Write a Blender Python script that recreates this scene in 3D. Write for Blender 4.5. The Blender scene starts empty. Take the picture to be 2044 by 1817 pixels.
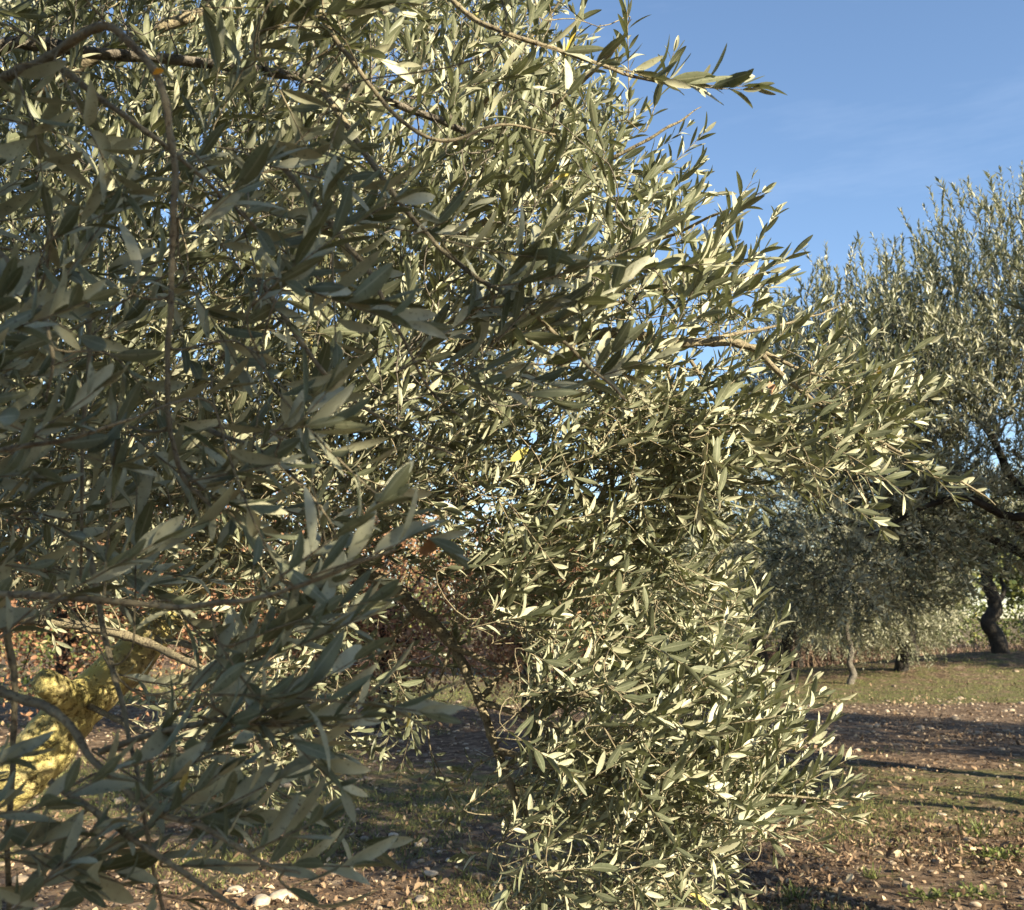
import bpy, math
import numpy as np
from mathutils import Vector, kdtree

# ------------------------------------------------------------------ camera
SC = bpy.context.scene
COL = SC.collection
R = math.radians
RNG = np.random.default_rng(11)

HFOV = R(55.0)
CAM_Z = 1.6
PITCH = R(9.4)
F = 1022.0 / math.tan(HFOV / 2)          # focal length in units of a 2044 x 1817 picture
cam_d = bpy.data.cameras.new('camera')
cam = bpy.data.objects.new('camera', cam_d)
COL.objects.link(cam)
cam.location = (0, 0, CAM_Z)
cam.rotation_euler = (R(90) + PITCH, 0, 0)
cam_d.sensor_width = 36.0
cam_d.lens = 18.0 / math.tan(HFOV / 2)
cam_d.clip_start = 0.05
cam_d.clip_end = 3000
cam_d.dof.use_dof = True
cam_d.dof.focus_distance = 2.4
cam_d.dof.aperture_fstop = 9.0
SC.camera = cam
SC.render.resolution_x, SC.render.resolution_y = 1024, 910

# ------------------------------------------------------------------ sky and sun
SUN_EL, SUN_AZ = R(23), R(132)            # azimuth clockwise from +Y: from the right, a little behind the camera
sun_dir = Vector((math.sin(SUN_AZ) * math.cos(SUN_EL), math.cos(SUN_AZ) * math.cos(SUN_EL), math.sin(SUN_EL)))
w = bpy.data.worlds.new('World')
SC.world = w
w.use_nodes = True
nt = w.node_tree
nt.nodes.clear()
wo = nt.nodes.new('ShaderNodeOutputWorld')
bg = nt.nodes.new('ShaderNodeBackground')
sky = nt.nodes.new('ShaderNodeTexSky')
sky.sky_type = 'NISHITA'
sky.sun_disc = False
sky.sun_elevation = SUN_EL
sky.sun_rotation = SUN_AZ
sky.altitude = 300
sky.air_density = 1.0
sky.dust_density = 0.2
sky.ozone_density = 2.4
# faint wisps of high cloud
tc = nt.nodes.new('ShaderNodeTexCoord')
mp = nt.nodes.new('ShaderNodeMapping')
mp.inputs['Scale'].default_value = (1.2, 1.2, 7.0)
mp.inputs['Rotation'].default_value = (0.1, 0.2, 0.4)
nz = nt.nodes.new('ShaderNodeTexNoise')
nz.inputs['Scale'].default_value = 2.2
nz.inputs['Detail'].default_value = 6
nz.inputs['Roughness'].default_value = 0.6
rmp = nt.nodes.new('ShaderNodeMapRange')
rmp.inputs['From Min'].default_value = 0.52
rmp.inputs['From Max'].default_value = 0.85
rmp.inputs['To Max'].default_value = 0.09
mx = nt.nodes.new('ShaderNodeMix')
mx.data_type = 'RGBA'
mx.inputs['B'].default_value = (7.0, 7.6, 8.6, 1)
nt.links.new(tc.outputs['Generated'], mp.inputs['Vector'])
nt.links.new(mp.outputs['Vector'], nz.inputs['Vector'])
nt.links.new(nz.outputs['Fac'], rmp.inputs['Value'])
nt.links.new(rmp.outputs['Result'], mx.inputs['Factor'])
nt.links.new(sky.outputs['Color'], mx.inputs['A'])
nt.links.new(mx.outputs['Result'], bg.inputs['Color'])
bg.inputs['Strength'].default_value = 0.075
nt.links.new(bg.outputs['Background'], wo.inputs['Surface'])

sl = bpy.data.lights.new('sun', 'SUN')
sl.energy = 5.0
sl.angle = R(0.53)
sl.color = (1.0, 0.885, 0.66)
so = bpy.data.objects.new('sun', sl)
COL.objects.link(so)
so.location = (30, -18, 20)
so.rotation_euler = sun_dir.to_track_quat('Z', 'Y').to_euler()

vs = SC.view_settings
vs.view_transform = 'Standard'
vs.look = 'None'
vs.exposure = 1.76
vs.gamma = 1.0
vs.use_curve_mapping = False
SC.cycles.max_bounces = 6
SC.cycles.diffuse_bounces = 3
SC.cycles.glossy_bounces = 2
SC.cycles.transmission_bounces = 4
SC.cycles.use_adaptive_sampling = True

# ------------------------------------------------------------------ numeric helpers
SP, CP = math.sin(PITCH), math.cos(PITCH)


def P(px, py, d):
    """the point in the world seen at (px, py) of the 2044 x 1817 picture at depth d metres"""
    px, py, d = np.broadcast_arrays(np.asarray(px, float), np.asarray(py, float), np.asarray(d, float))
    u = (px - 1022.0) / F * d
    v = (908.5 - py) / F * d
    return np.stack([u, d * CP - v * SP, CAM_Z + d * SP + v * CP], -1)


def unit(v):
    return v / np.maximum(np.linalg.norm(v, axis=-1, keepdims=True), 1e-9)


def hash3(ix, iy, iz):
    h = (ix * 374761393 + iy * 668265263 + iz * 2147483647 + 1013904223) & 0xFFFFFFFF
    h = ((h ^ (h >> 13)) * 1274126177) & 0xFFFFFFFF
    h = (h ^ (h >> 16)) & 0xFFFFFFFF
    return h / 4294967295.0


def vnoise(p, scale=1.0):
    """value noise, 0..1"""
    q = np.asarray(p, float) * scale
    i = np.floor(q).astype(np.int64)
    f = q - i
    f = f * f * (3 - 2 * f)
    out = 0
    for dx in (0, 1):
        for dy in (0, 1):
            for dz in (0, 1):
                wt = (f[..., 0] if dx else 1 - f[..., 0]) * (f[..., 1] if dy else 1 - f[..., 1]) * (f[..., 2] if dz else 1 - f[..., 2])
                out = out + wt * hash3(i[..., 0] + dx, i[..., 1] + dy, i[..., 2] + dz)
    return out


def fbm(p, scale, n=4):
    a, s, t = 0, 0, 0.5
    for k in range(n):
        a = a + t * vnoise(p, scale * 2 ** k)
        s += t
        t *= 0.5
    return a / s


def catmull(pts, per=6):
    pts = np.asarray(pts, float)
    q = np.vstack([2 * pts[0] - pts[1], pts, 2 * pts[-1] - pts[-2]])
    out = []
    for i in range(1, len(q) - 2):
        t = np.linspace(0, 1, per, endpoint=False)[:, None]
        a, b, c, d = q[i - 1], q[i], q[i + 1], q[i + 2]
        out.append(0.5 * ((2 * b) + (-a + c) * t + (2 * a - 5 * b + 4 * c - d) * t ** 2 + (-a + 3 * b - 3 * c + d) * t ** 3))
    out.append(q[-2][None])
    return np.vstack(out)


class Geo:
    """collects quads and their per-vertex data, then links them as ONE mesh object"""

    def __init__(self):
        self.v, self.f, self.c, self.n = [], [], [], 0

    def add(self, v, f, c=None):
        v = np.asarray(v, float).reshape(-1, 3)
        f = np.asarray(f, np.int64).reshape(-1, 4)
        if c is None:
            c = np.tile(np.array([[0.5, 0.5, 0.5, 1.0]]), (len(v), 1))
        self.v.append(v)
        self.f.append(f + self.n)
        self.c.append(np.asarray(c, float).reshape(-1, 4))
        self.n += len(v)

    def build(self, name, mat, parent=None, smooth=True, origin=None):
        v = np.vstack(self.v) if self.v else np.zeros((0, 3))
        f = np.vstack(self.f) if self.f else np.zeros((0, 4), np.int64)
        c = np.vstack(self.c) if self.c else np.zeros((0, 4))
        o0 = np.zeros(3) if origin is None else np.asarray(origin, float)
        me = bpy.data.meshes.new(name)
        me.vertices.add(len(v))
        me.vertices.foreach_set('co', (v - o0).astype(np.float32).ravel())
        me.loops.add(len(f) * 4)
        me.loops.foreach_set('vertex_index', f.astype(np.int32).ravel())
        me.polygons.add(len(f))
        me.polygons.foreach_set('loop_start', np.arange(0, len(f) * 4, 4, dtype=np.int32))
        me.polygons.foreach_set('loop_total', np.full(len(f), 4, np.int32))
        me.update(calc_edges=True)
        if smooth:
            me.polygons.foreach_set('use_smooth', np.ones(len(f), bool))
        at = me.color_attributes.new('data', 'FLOAT_COLOR', 'POINT')
        at.data.foreach_set('color', c.astype(np.float32).ravel())
        me.materials.append(mat)
        ob = bpy.data.objects.new(name, me)
        COL.objects.link(ob)
        if parent is not None:
            ob.parent = parent
            pl = Vector((0, 0, 0))
            q = parent
            while q is not None:
                pl = pl + q.location
                q = q.parent
            ob.location = Vector(o0) - pl
        else:
            ob.location = o0
        return ob


def tubes(g, pts, rad, sides=5, tint=None, rough=0.0):
    """pts (N,K,3), rad (N,K): N tubes into geo g"""
    pts = np.asarray(pts, float)
    if pts.ndim == 2:
        pts = pts[None]
    rad = np.broadcast_to(np.asarray(rad, float), pts.shape[:2])
    N, K = pts.shape[:2]
    t = unit(np.gradient(pts, axis=1))
    mean = unit(t.mean(1))
    ref = np.where(np.abs(mean[:, 2:3]) > 0.8, np.array([[1.0, 0.1, 0]]), np.array([[0, 0.1, 1.0]]))[:, None, :]
    b = unit(np.cross(t, np.broadcast_to(ref, t.shape)))
    n = np.cross(b, t)
    a = np.arange(sides) * 2 * math.pi / sides
    ring = np.cos(a)[None, None, :, None] * b[:, :, None, :] + np.sin(a)[None, None, :, None] * n[:, :, None, :]
    rr = rad[:, :, None, None]
    if rough:
        pp = pts[:, :, None, :] + ring * rr
        rr = rr * (1 + rough * (2 * fbm(pp, 7.0, 3) - 1)[..., None] + 0.5 * rough * (2 * fbm(pp, 30.0, 2) - 1)[..., None])
    v = pts[:, :, None, :] + ring * rr
    idx = np.arange(N * K * sides).reshape(N, K, sides)
    q = np.stack([idx[:, :-1, :], np.roll(idx, -1, 2)[:, :-1, :], np.roll(idx, -1, 2)[:, 1:, :], idx[:, 1:, :]], -1)
    c = np.zeros((N, K, sides, 4))
    c[..., 0] = (RNG.random(N) if tint is None else np.broadcast_to(tint, (N,)))[:, None, None]
    c[..., 1] = np.minimum(rad * 10, 1)[:, :, None]
    c[..., 3] = 1
    g.add(v, q, c)
    for row in (0, K - 1):                        # close the ends
        if sides == 4:
            g.add(v[:, row], np.arange(N * 4).reshape(N, 4), c[:, row])
        elif row == K - 1 and sides > 5:
            tip = pts[:, row] + t[:, row] * rad[:, row, None] * 0.5
            vv = np.concatenate([v[:, row], tip[:, None]], 1)
            cc = np.concatenate([c[:, row], c[:, row, :1]], 1)
            base = (np.arange(N) * (sides + 1))[:, None]
            k = np.arange(0, sides - 1, 2)
            if sides % 2 == 0:
                ff = np.stack([base + k, base + k + 1, base + (k + 2) % sides, np.broadcast_to(base + sides, (N, len(k)))], -1)
                g.add(vv, ff, cc)


ROWS_FINE = (np.array([0, .07, .19, .40, .64, .84, .95, 1.0]), np.array([.06, .10, .62, 1.0, .97, .66, .32, .05]))
ROWS_MID = (np.array([0, .10, .42, .75, 1.0]), np.array([.08, .30, 1.0, .78, .04]))
ROWS_FAR = (np.array([0, .45, 1.0]), np.array([.10, 1.0, .06]))
ROWS_OAK = (np.array([0, .08, .2, .3, .42, .52, .64, .74, .86, 1.0]), np.array([.05, .06, .55, .38, .92, .6, 1.0, .6, .62, .1]))


def leaves(g, base, d, n, L, W, rows, fold=0.35, curl=None, tint=None, kind=None, cols=3):
    """N leaf blades: base, direction d, upper-side normal n, length L, half-width W"""
    N = len(base)
    if N == 0:
        return
    s, wd = rows
    d = unit(d)
    n = unit(n - (n * d).sum(-1, keepdims=True) * d)
    b = np.cross(d, n)
    L = np.broadcast_to(L, (N,))
    W = np.broadcast_to(W, (N,))
    if curl is None:
        curl = RNG.normal(0.12, 0.16, N)
    tw = RNG.normal(0, 0.35, N)
    x = np.linspace(-1, 1, cols)
    S, X = np.meshgrid(s, x, indexing='ij')
    half = wd[:, None] * X
    ang = tw[:, None, None] * S[None]
    ca, sa = np.cos(ang), np.sin(ang)
    hw = W[:, None, None] * half[None]
    zz = -curl[:, None, None] * L[:, None, None] * (S ** 2)[None] + fold * np.abs(hw)
    side = RNG.normal(0, 0.07, N)[:, None, None] * L[:, None, None] * (S ** 2)[None]
    xb = hw * ca + side
    zn = zz + hw * sa
    v = base[:, None, None, :] + d[:, None, None, :] * (L[:, None, None] * S[None])[..., None] \
        + b[:, None, None, :] * xb[..., None] + n[:, None, None, :] * zn[..., None]
    Rn = len(s)
    idx = np.arange(N * Rn * cols).reshape(N, Rn, cols)
    q = np.stack([idx[:, :-1, :-1], idx[:, 1:, :-1], idx[:, 1:, 1:], idx[:, :-1, 1:]], -1)
    c = np.zeros((N, Rn, cols, 4))
    c[..., 0] = (RNG.random(N) if tint is None else tint)[:, None, None]
    c[..., 1] = np.abs(X)[None]
    c[..., 2] = (np.zeros(N) if kind is None else kind)[:, None, None]
    c[..., 3] = 1
    g.add(v, q, c)


# ------------------------------------------------------------------ materials
def mat_new(name):
    m = bpy.data.materials.new(name)
    m.use_nodes = True
    t = m.node_tree
    t.nodes.clear()
    out = t.nodes.new('ShaderNodeOutputMaterial')
    return m, t, out


def N_(t, typ, **kw):
    n = t.nodes.new('ShaderNode' + typ)
    for k, v in kw.items():
        if hasattr(n, k) and not k[0].isupper():
            setattr(n, k, v)
        else:
            n.inputs[k.replace('_', ' ')].default_value = v
    return n


def mix(t, fac, a, b):
    m = t.nodes.new('ShaderNodeMix')
    m.data_type = 'RGBA'
    for sock, val in (('Factor', fac), ('A', a), ('B', b)):
        if hasattr(val, 'is_linked'):
            t.links.new(val, m.inputs[sock])
        elif sock == 'Factor':
            m.inputs[sock].default_value = val
        else:
            m.inputs[sock].default_value = (*val, 1)
    return m.outputs['Result']


def math_(t, op, a, b=0.0, clamp=False):
    m = t.nodes.new('ShaderNodeMath')
    m.operation = op
    m.use_clamp = clamp
    for i, val in enumerate((a, b)):
        if hasattr(val, 'is_linked'):
            t.links.new(val, m.inputs[i])
        else:
            m.inputs[i].default_value = val
    return m.outputs[0]


def ramp(t, fac, stops):
    r = t.nodes.new('ShaderNodeValToRGB')
    e = r.color_ramp.elements
    while len(e) < len(stops):
        e.new(0.5)
    for k, (p, c) in enumerate(stops):
        e[k].position = p
        e[k].color = (*c, 1)
    t.links.new(fac, r.inputs['Fac'])
    return r.outputs['Color']


def leaf_material(name, top_a, top_b, under_a, under_b, yellow=(0.52, 0.38, 0.05), trans=0.18, rough=0.45, spec=0.32):
    m, t, out = mat_new(name)
    at = N_(t, 'Attribute', attribute_name='data')
    sp = t.nodes.new('ShaderNodeSeparateColor')
    t.links.new(at.outputs['Color'], sp.inputs['Color'])
    tint, mid, kind = sp.outputs[0], sp.outputs[1], sp.outputs[2]
    geo = t.nodes.new('ShaderNodeNewGeometry')
    top = mix(t, tint, top_a, top_b)
    und = mix(t, tint, under_a, under_b)
    rib = math_(t, 'SUBTRACT', 1.0, math_(t, 'MULTIPLY', mid, 7.0, True), True)
    top = mix(t, math_(t, 'MULTIPLY', rib, 0.7), top, und)
    col = mix(t, geo.outputs['Backfacing'], top, und)
    tc_ = t.nodes.new('ShaderNodeTexCoord')
    nz_ = N_(t, 'TexNoise', Scale=60.0, Detail=3.0)
    t.links.new(tc_.outputs['Object'], nz_.inputs['Vector'])
    sp_ = N_(t, 'TexNoise', Scale=240.0, Detail=2.0)
    t.links.new(tc_.outputs['Object'], sp_.inputs['Vector'])
    spots = ramp(t, sp_.outputs['Fac'], [(0.30, (0.45, 0.45, 0.45)), (0.37, (1, 1, 1))])
    k = math_(t, 'MULTIPLY', math_(t, 'ADD', math_(t, 'MULTIPLY', nz_.outputs['Fac'], 0.7), 0.65), spots)
    vm = t.nodes.new('ShaderNodeVectorMath')
    vm.operation = 'SCALE'
    t.links.new(col, vm.inputs[0])
    t.links.new(k, vm.inputs['Scale'])
    col = mix(t, kind, vm.outputs[0], yellow)
    pb = N_(t, 'BsdfPrincipled', Roughness=rough)
    pb.inputs['Specular IOR Level'].default_value = spec
    t.links.new(col, pb.inputs['Base Color'])
    tr = t.nodes.new('ShaderNodeBsdfTranslucent')
    gcol = mix(t, 0.55, col, (0.22, 0.24, 0.05))
    t.links.new(gcol, tr.inputs['Color'])
    ms = t.nodes.new('ShaderNodeMixShader')
    ms.inputs[0].default_value = trans
    t.links.new(pb.outputs[0], ms.inputs[1])
    t.links.new(tr.outputs[0], ms.inputs[2])
    t.links.new(ms.outputs[0], out.inputs['Surface'])
    return m


def bark_material(name, a, b, crack, scale=14.0, bump=0.5, bare=None):
    m, t, out = mat_new(name)
    tc_ = t.nodes.new('ShaderNodeTexCoord')
    n1 = N_(t, 'TexNoise', Scale=scale, Detail=8.0, Roughness=0.65)
    n2 = N_(t, 'TexVoronoi', Scale=scale * 1.6)
    n2.feature = 'DISTANCE_TO_EDGE'
    n3 = N_(t, 'TexNoise', Scale=scale * 4, Detail=4.0)
    for n in (n1, n3):
        t.links.new(tc_.outputs['Object'], n.inputs['Vector'])
    wv = t.nodes.new('ShaderNodeVectorMath')
    wv.operation = 'MULTIPLY_ADD'
    wv.inputs[1].default_value = (0.3, 0.3, 0.3)
    t.links.new(n1.outputs['Color'], wv.inputs[0])
    t.links.new(tc_.outputs['Object'], wv.inputs[2])
    t.links.new(wv.outputs[0], n2.inputs['Vector'])
    col = mix(t, ramp(t, n1.outputs['Fac'], [(0.35, (0, 0, 0)), (0.65, (1, 1, 1))]), a, b)
    edge = ramp(t, n2.outputs['Distance'], [(0.0, (1, 1, 1)), (0.05, (0, 0, 0))])
    patch = N_(t, 'TexNoise', Scale=scale * 0.8, Detail=5.0, Roughness=0.7)
    t.links.new(tc_.outputs['Object'], patch.inputs['Vector'])
    pm = ramp(t, patch.outputs['Fac'], [(0.48, (0, 0, 0)), (0.62, (1, 1, 1))])
    speck = ramp(t, n3.outputs['Fac'], [(0.34, (1, 1, 1)), (0.44, (0, 0, 0))])
    edge = math_(t, 'MAXIMUM', math_(t, 'MULTIPLY', edge, pm), math_(t, 'MULTIPLY', speck, 0.8))
    if bare:
        bn = N_(t, 'TexNoise', Scale=scale * 0.45, Detail=7.0, Roughness=0.72)
        t.links.new(tc_.outputs['Object'], bn.inputs['Vector'])
        col = mix(t, ramp(t, bn.outputs['Fac'], [(0.56, (0, 0, 0)), (0.63, (1, 1, 1))]), col, bare)
    col = mix(t, edge, col, crack)
    pb = N_(t, 'BsdfPrincipled', Roughness=0.85)
    pb.inputs['Specular IOR Level'].default_value = 0.2
    t.links.new(col, pb.inputs['Base Color'])
    h = math_(t, 'ADD', n1.outputs['Fac'], math_(t, 'MULTIPLY', n3.outputs['Fac'], 0.35))
    h = math_(t, 'SUBTRACT', h, math_(t, 'MULTIPLY', edge, 0.5))
    bp = N_(t, 'Bump', Strength=bump, Distance=0.02)
    t.links.new(h, bp.inputs['Height'])
    t.links.new(bp.outputs[0], pb.inputs['Normal'])
    t.links.new(pb.outputs[0], out.inputs['Surface'])
    return m


def tint_material(name, stops, rough=0.8, trans=0.0, spec=0.2):
    m, t, out = mat_new(name)
    at = N_(t, 'Attribute', attribute_name='data')
    sp = t.nodes.new('ShaderNodeSeparateColor')
    t.links.new(at.outputs['Color'], sp.inputs['Color'])
    col = ramp(t, sp.outputs[0], stops)
    tc_ = t.nodes.new('ShaderNodeTexCoord')
    nz_ = N_(t, 'TexNoise', Scale=45.0, Detail=4.0)
    t.links.new(tc_.outputs['Object'], nz_.inputs['Vector'])
    k = math_(t, 'ADD', math_(t, 'MULTIPLY', nz_.outputs['Fac'], 0.9), 0.55)
    vm = t.nodes.new('ShaderNodeVectorMath')
    vm.operation = 'SCALE'
    t.links.new(col, vm.inputs[0])
    t.links.new(k, vm.inputs['Scale'])
    pb = N_(t, 'BsdfPrincipled', Roughness=rough)
    pb.inputs['Specular IOR Level'].default_value = spec
    t.links.new(vm.outputs[0], pb.inputs['Base Color'])
    sh = pb.outputs[0]
    if trans:
        tr = t.nodes.new('ShaderNodeBsdfTranslucent')
        t.links.new(vm.outputs[0], tr.inputs['Color'])
        ms = t.nodes.new('ShaderNodeMixShader')
        ms.inputs[0].default_value = trans
        t.links.new(sh, ms.inputs[1])
        t.links.new(tr.outputs[0], ms.inputs[2])
        sh = ms.outputs[0]
    t.links.new(sh, out.inputs['Surface'])
    return m


M_LEAF = leaf_material('olive_leaf', (0.094, 0.106, 0.060), (0.195, 0.206, 0.126), (0.255, 0.258, 0.174), (0.43, 0.42, 0.288))
M_LEAF_FAR = leaf_material('olive_leaf_distant', (0.115, 0.12, 0.07), (0.19, 0.195, 0.118), (0.29, 0.285, 0.20), (0.42, 0.405, 0.285))
M_TWIG = bark_material('olive_twig', (0.17, 0.14, 0.095), (0.30, 0.255, 0.16), (0.09, 0.07, 0.05), 40, 0.5)
M_BARK = bark_material('olive_bark', (0.09, 0.078, 0.062), (0.19, 0.165, 0.13), (0.04, 0.034, 0.028), 14, 0.8)
M_DARKBARK = bark_material('dark_bark', (0.022, 0.019, 0.016), (0.05, 0.043, 0.035), (0.01, 0.009, 0.008), 6, 0.7)
M_PALEBARK = bark_material('pale_bark', (0.3, 0.27, 0.21), (0.45, 0.42, 0.35), (0.14, 0.12, 0.1), 5, 0.4)
M_LICHEN = bark_material('lichen_bark', (0.52, 0.44, 0.14), (0.43, 0.36, 0.17), (0.15, 0.115, 0.055), 12, 0.8, (0.36, 0.29, 0.16))
M_OAK = tint_material('russet_leaf', [(0.0, (0.14, 0.07, 0.042)), (0.4, (0.29, 0.15, 0.085)), (0.75, (0.40, 0.235, 0.135)), (1.0, (0.44, 0.34, 0.18))], 0.6, 0.25)
M_GREENLEAF = tint_material('green_leaf', [(0.0, (0.05, 0.07, 0.025)), (0.6, (0.12, 0.14, 0.05)), (1.0, (0.24, 0.24, 0.07))], 0.6, 0.2)
M_YELLOWLEAF = tint_material('yellow_leaf', [(0.0, (0.30, 0.26, 0.06)), (1.0, (0.50, 0.44, 0.13))], 0.6, 0.25)
M_ORANGE = tint_material('orange_leaf', [(0.0, (0.75, 0.30, 0.02)), (1.0, (0.8, 0.36, 0.03))], 0.5, 0.3)
M_LITTER = tint_material('leaf_litter', [(0.0, (0.05, 0.03, 0.018)), (0.3, (0.13, 0.082, 0.05)), (0.6, (0.26, 0.175, 0.108)), (0.85, (0.42, 0.31, 0.195)), (1.0, (0.54, 0.44, 0.28))], 0.75, 0.1)
M_STONE = tint_material('pale_stone', [(0.0, (0.15, 0.115, 0.085)), (0.5, (0.32, 0.25, 0.175)), (1.0, (0.42, 0.35, 0.26))], 0.85)
M_GRASS = tint_material('grass', [(0.0, (0.06, 0.07, 0.022)), (0.6, (0.13, 0.145, 0.048)), (0.85, (0.24, 0.225, 0.09)), (1.0, (0.40, 0.33, 0.16))], 0.6, 0.25)
M_WEED = tint_material('weed_leaf', [(0.0, (0.06, 0.08, 0.025)), (1.0, (0.17, 0.19, 0.055))], 0.5, 0.25)
M_BRUSH = tint_material('dry_brush', [(0.0, (0.09, 0.055, 0.045)), (0.6, (0.19, 0.125, 0.095)), (1.0, (0.32, 0.23, 0.15))], 0.8, 0.1)
M_FRUIT = tint_material('ripe_olive', [(0.0, (0.012, 0.008, 0.012)), (1.0, (0.03, 0.015, 0.025))], 0.3, 0, 0.5)


def props(o, label=None, cat=None, group=None, kind=None):
    for k, v in (('label', label), ('category', cat), ('group', group), ('kind', kind)):
        if v:
            o[k] = v
    return o


def empty(name, loc, label, cat, group=None):
    o = bpy.data.objects.new(name, None)
    o.empty_display_size = 0.2
    COL.objects.link(o)
    o.location = loc
    return props(o, label, cat, group)


# ------------------------------------------------------------------ ground
def ground_z(x, y):
    x, y = np.asarray(x, float), np.asarray(y, float)
    p = np.stack([x, y, np.zeros_like(x)], -1)
    z = 0.10 * (fbm(p, 0.18, 3) - 0.5)
    z = z + 0.75 * np.exp(-(((x - 13.2) / 5.0) ** 2 + ((y - 26.5) / 3.2) ** 2))
    z = z + 0.04 * (fbm(p + 7, 1.3, 3) - 0.5)
    z = z + 0.35 * np.clip((y - 40) / 60, 0, 4) * (fbm(p + 3, 0.03, 2))
    return z


def ground_sheet():
    u = np.linspace(-1, 1, 300)
    xs = np.sinh(u * 5.6) / np.sinh(5.6) * 900
    ys = np.concatenate([-np.geomspace(900, 1, 30), np.geomspace(1, 42.0, 50) * 0 + np.linspace(-0.9, 4.5, 50), 4.5 * np.exp(np.linspace(0.012, math.log(1500 / 4.5), 300))])
    X, Y = np.meshgrid(xs, ys, indexing='ij')
    Z = ground_z(X, Y)
    near = np.clip(1 - (np.hypot(X, Y) - 14) / 14, 0, 1)
    p = np.stack([X, Y, 0 * X], -1)
    Z = Z + near * 0.05 * (fbm(p + 5, 6.0, 3) - 0.5)
    v = np.stack([X, Y, Z], -1)
    a, b = X.shape
    idx = np.arange(a * b).reshape(a, b)
    q = np.stack([idx[:-1, :-1], idx[1:, :-1], idx[1:, 1:], idx[:-1, 1:]], -1)
    g = Geo()
    g.add(v, q)
    m, t, out = mat_new('orchard_soil')
    tc_ = t.nodes.new('ShaderNodeTexCoord')
    big = N_(t, 'TexNoise', Scale=0.35, Detail=5.0, Roughness=0.6)
    med = N_(t, 'TexNoise', Scale=3.0, Detail=8.0, Roughness=0.7)
    fine = N_(t, 'TexNoise', Scale=26.0, Detail=8.0, Roughness=0.75)
    vor = N_(t, 'TexVoronoi', Scale=13.0)
    for n in (big, med, fine, vor):
        t.links.new(tc_.outputs['Object'], n.inputs['Vector'])
    soil = ramp(t, fine.outputs['Fac'], [(0.3, (0.035, 0.023, 0.016)), (0.5, (0.085, 0.056, 0.037)), (0.7, (0.19, 0.13, 0.085))])
    chips = ramp(t, vor.outputs['Color'], [(0.0, (0.05, 0.033, 0.022)), (0.45, (0.12, 0.082, 0.054)), (0.8, (0.28, 0.20, 0.135)), (1.0, (0.40, 0.31, 0.215))])
    soil = mix(t, 0.55, soil, chips)
    green = ramp(t, fine.outputs['Fac'], [(0.3, (0.06, 0.06, 0.022)), (0.6, (0.13, 0.13, 0.05)), (0.8, (0.22, 0.2, 0.095))])
    sx = t.nodes.new('ShaderNodeSeparateXYZ')
    t.links.new(tc_.outputs['Object'], sx.inputs[0])
    y_ = math_(t, 'ADD', sx.outputs['Y'], math_(t, 'MULTIPLY', math_(t, 'SUBTRACT', big.outputs['Fac'], 0.5), 6.0))
    # where the grass grows: strips between bare, leaf-strewn rows
    mr = t.nodes.new('ShaderNodeValToRGB')
    e = mr.color_ramp.elements
    stops = [(0.0, .35), (6.0, .30), (7.6, .45), (9.3, .62), (11.2, .58), (12.2, .12), (18.5, .08), (19.6, .72), (22.5, .6), (27, .45), (34, .4), (60, .5)]
    while len(e) < len(stops):
        e.new(0.5)
    for k, (p_, c_) in enumerate(stops):
        e[k].position = p_ / 60
        e[k].color = (c_, c_, c_, 1)
    t.links.new(math_(t, 'DIVIDE', y_, 60.0), mr.inputs['Fac'])
    gm = math_(t, 'ADD', mr.outputs['Color'], math_(t, 'MULTIPLY', math_(t, 'SUBTRACT', med.outputs['Fac'], 0.5), 1.6))
    gm = ramp(t, gm, [(0.42, (0, 0, 0)), (0.75, (1, 1, 1))])
    col = mix(t, gm, soil, green)
    pb = N_(t, 'BsdfPrincipled', Roughness=0.95)
    pb.inputs['Specular IOR Level'].default_value = 0.1
    t.links.new(col, pb.inputs['Base Color'])
    bp = N_(t, 'Bump', Strength=0.8, Distance=0.03)
    t.links.new(math_(t, 'ADD', fine.outputs['Fac'], vor.outputs['Distance']), bp.inputs['Height'])
    t.links.new(bp.outputs[0], pb.inputs['Normal'])
    t.links.new(pb.outputs[0], out.inputs['Surface'])
    o = g.build('ground', m)
    props(o, kind='structure')


ground_sheet()


def field_points(n, y0, y1, power=1.6, margin=1.0):
    """points on the ground in the wedge that the picture can see, denser near by"""
    u = RNG.random(n)
    y = (y0 ** (1 - power) + u * (y1 ** (1 - power) - y0 ** (1 - power))) ** (1 / (1 - power))
    x = (RNG.random(n) * 2 - 1) * (y * 0.56 + margin)
    return x, y


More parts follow.
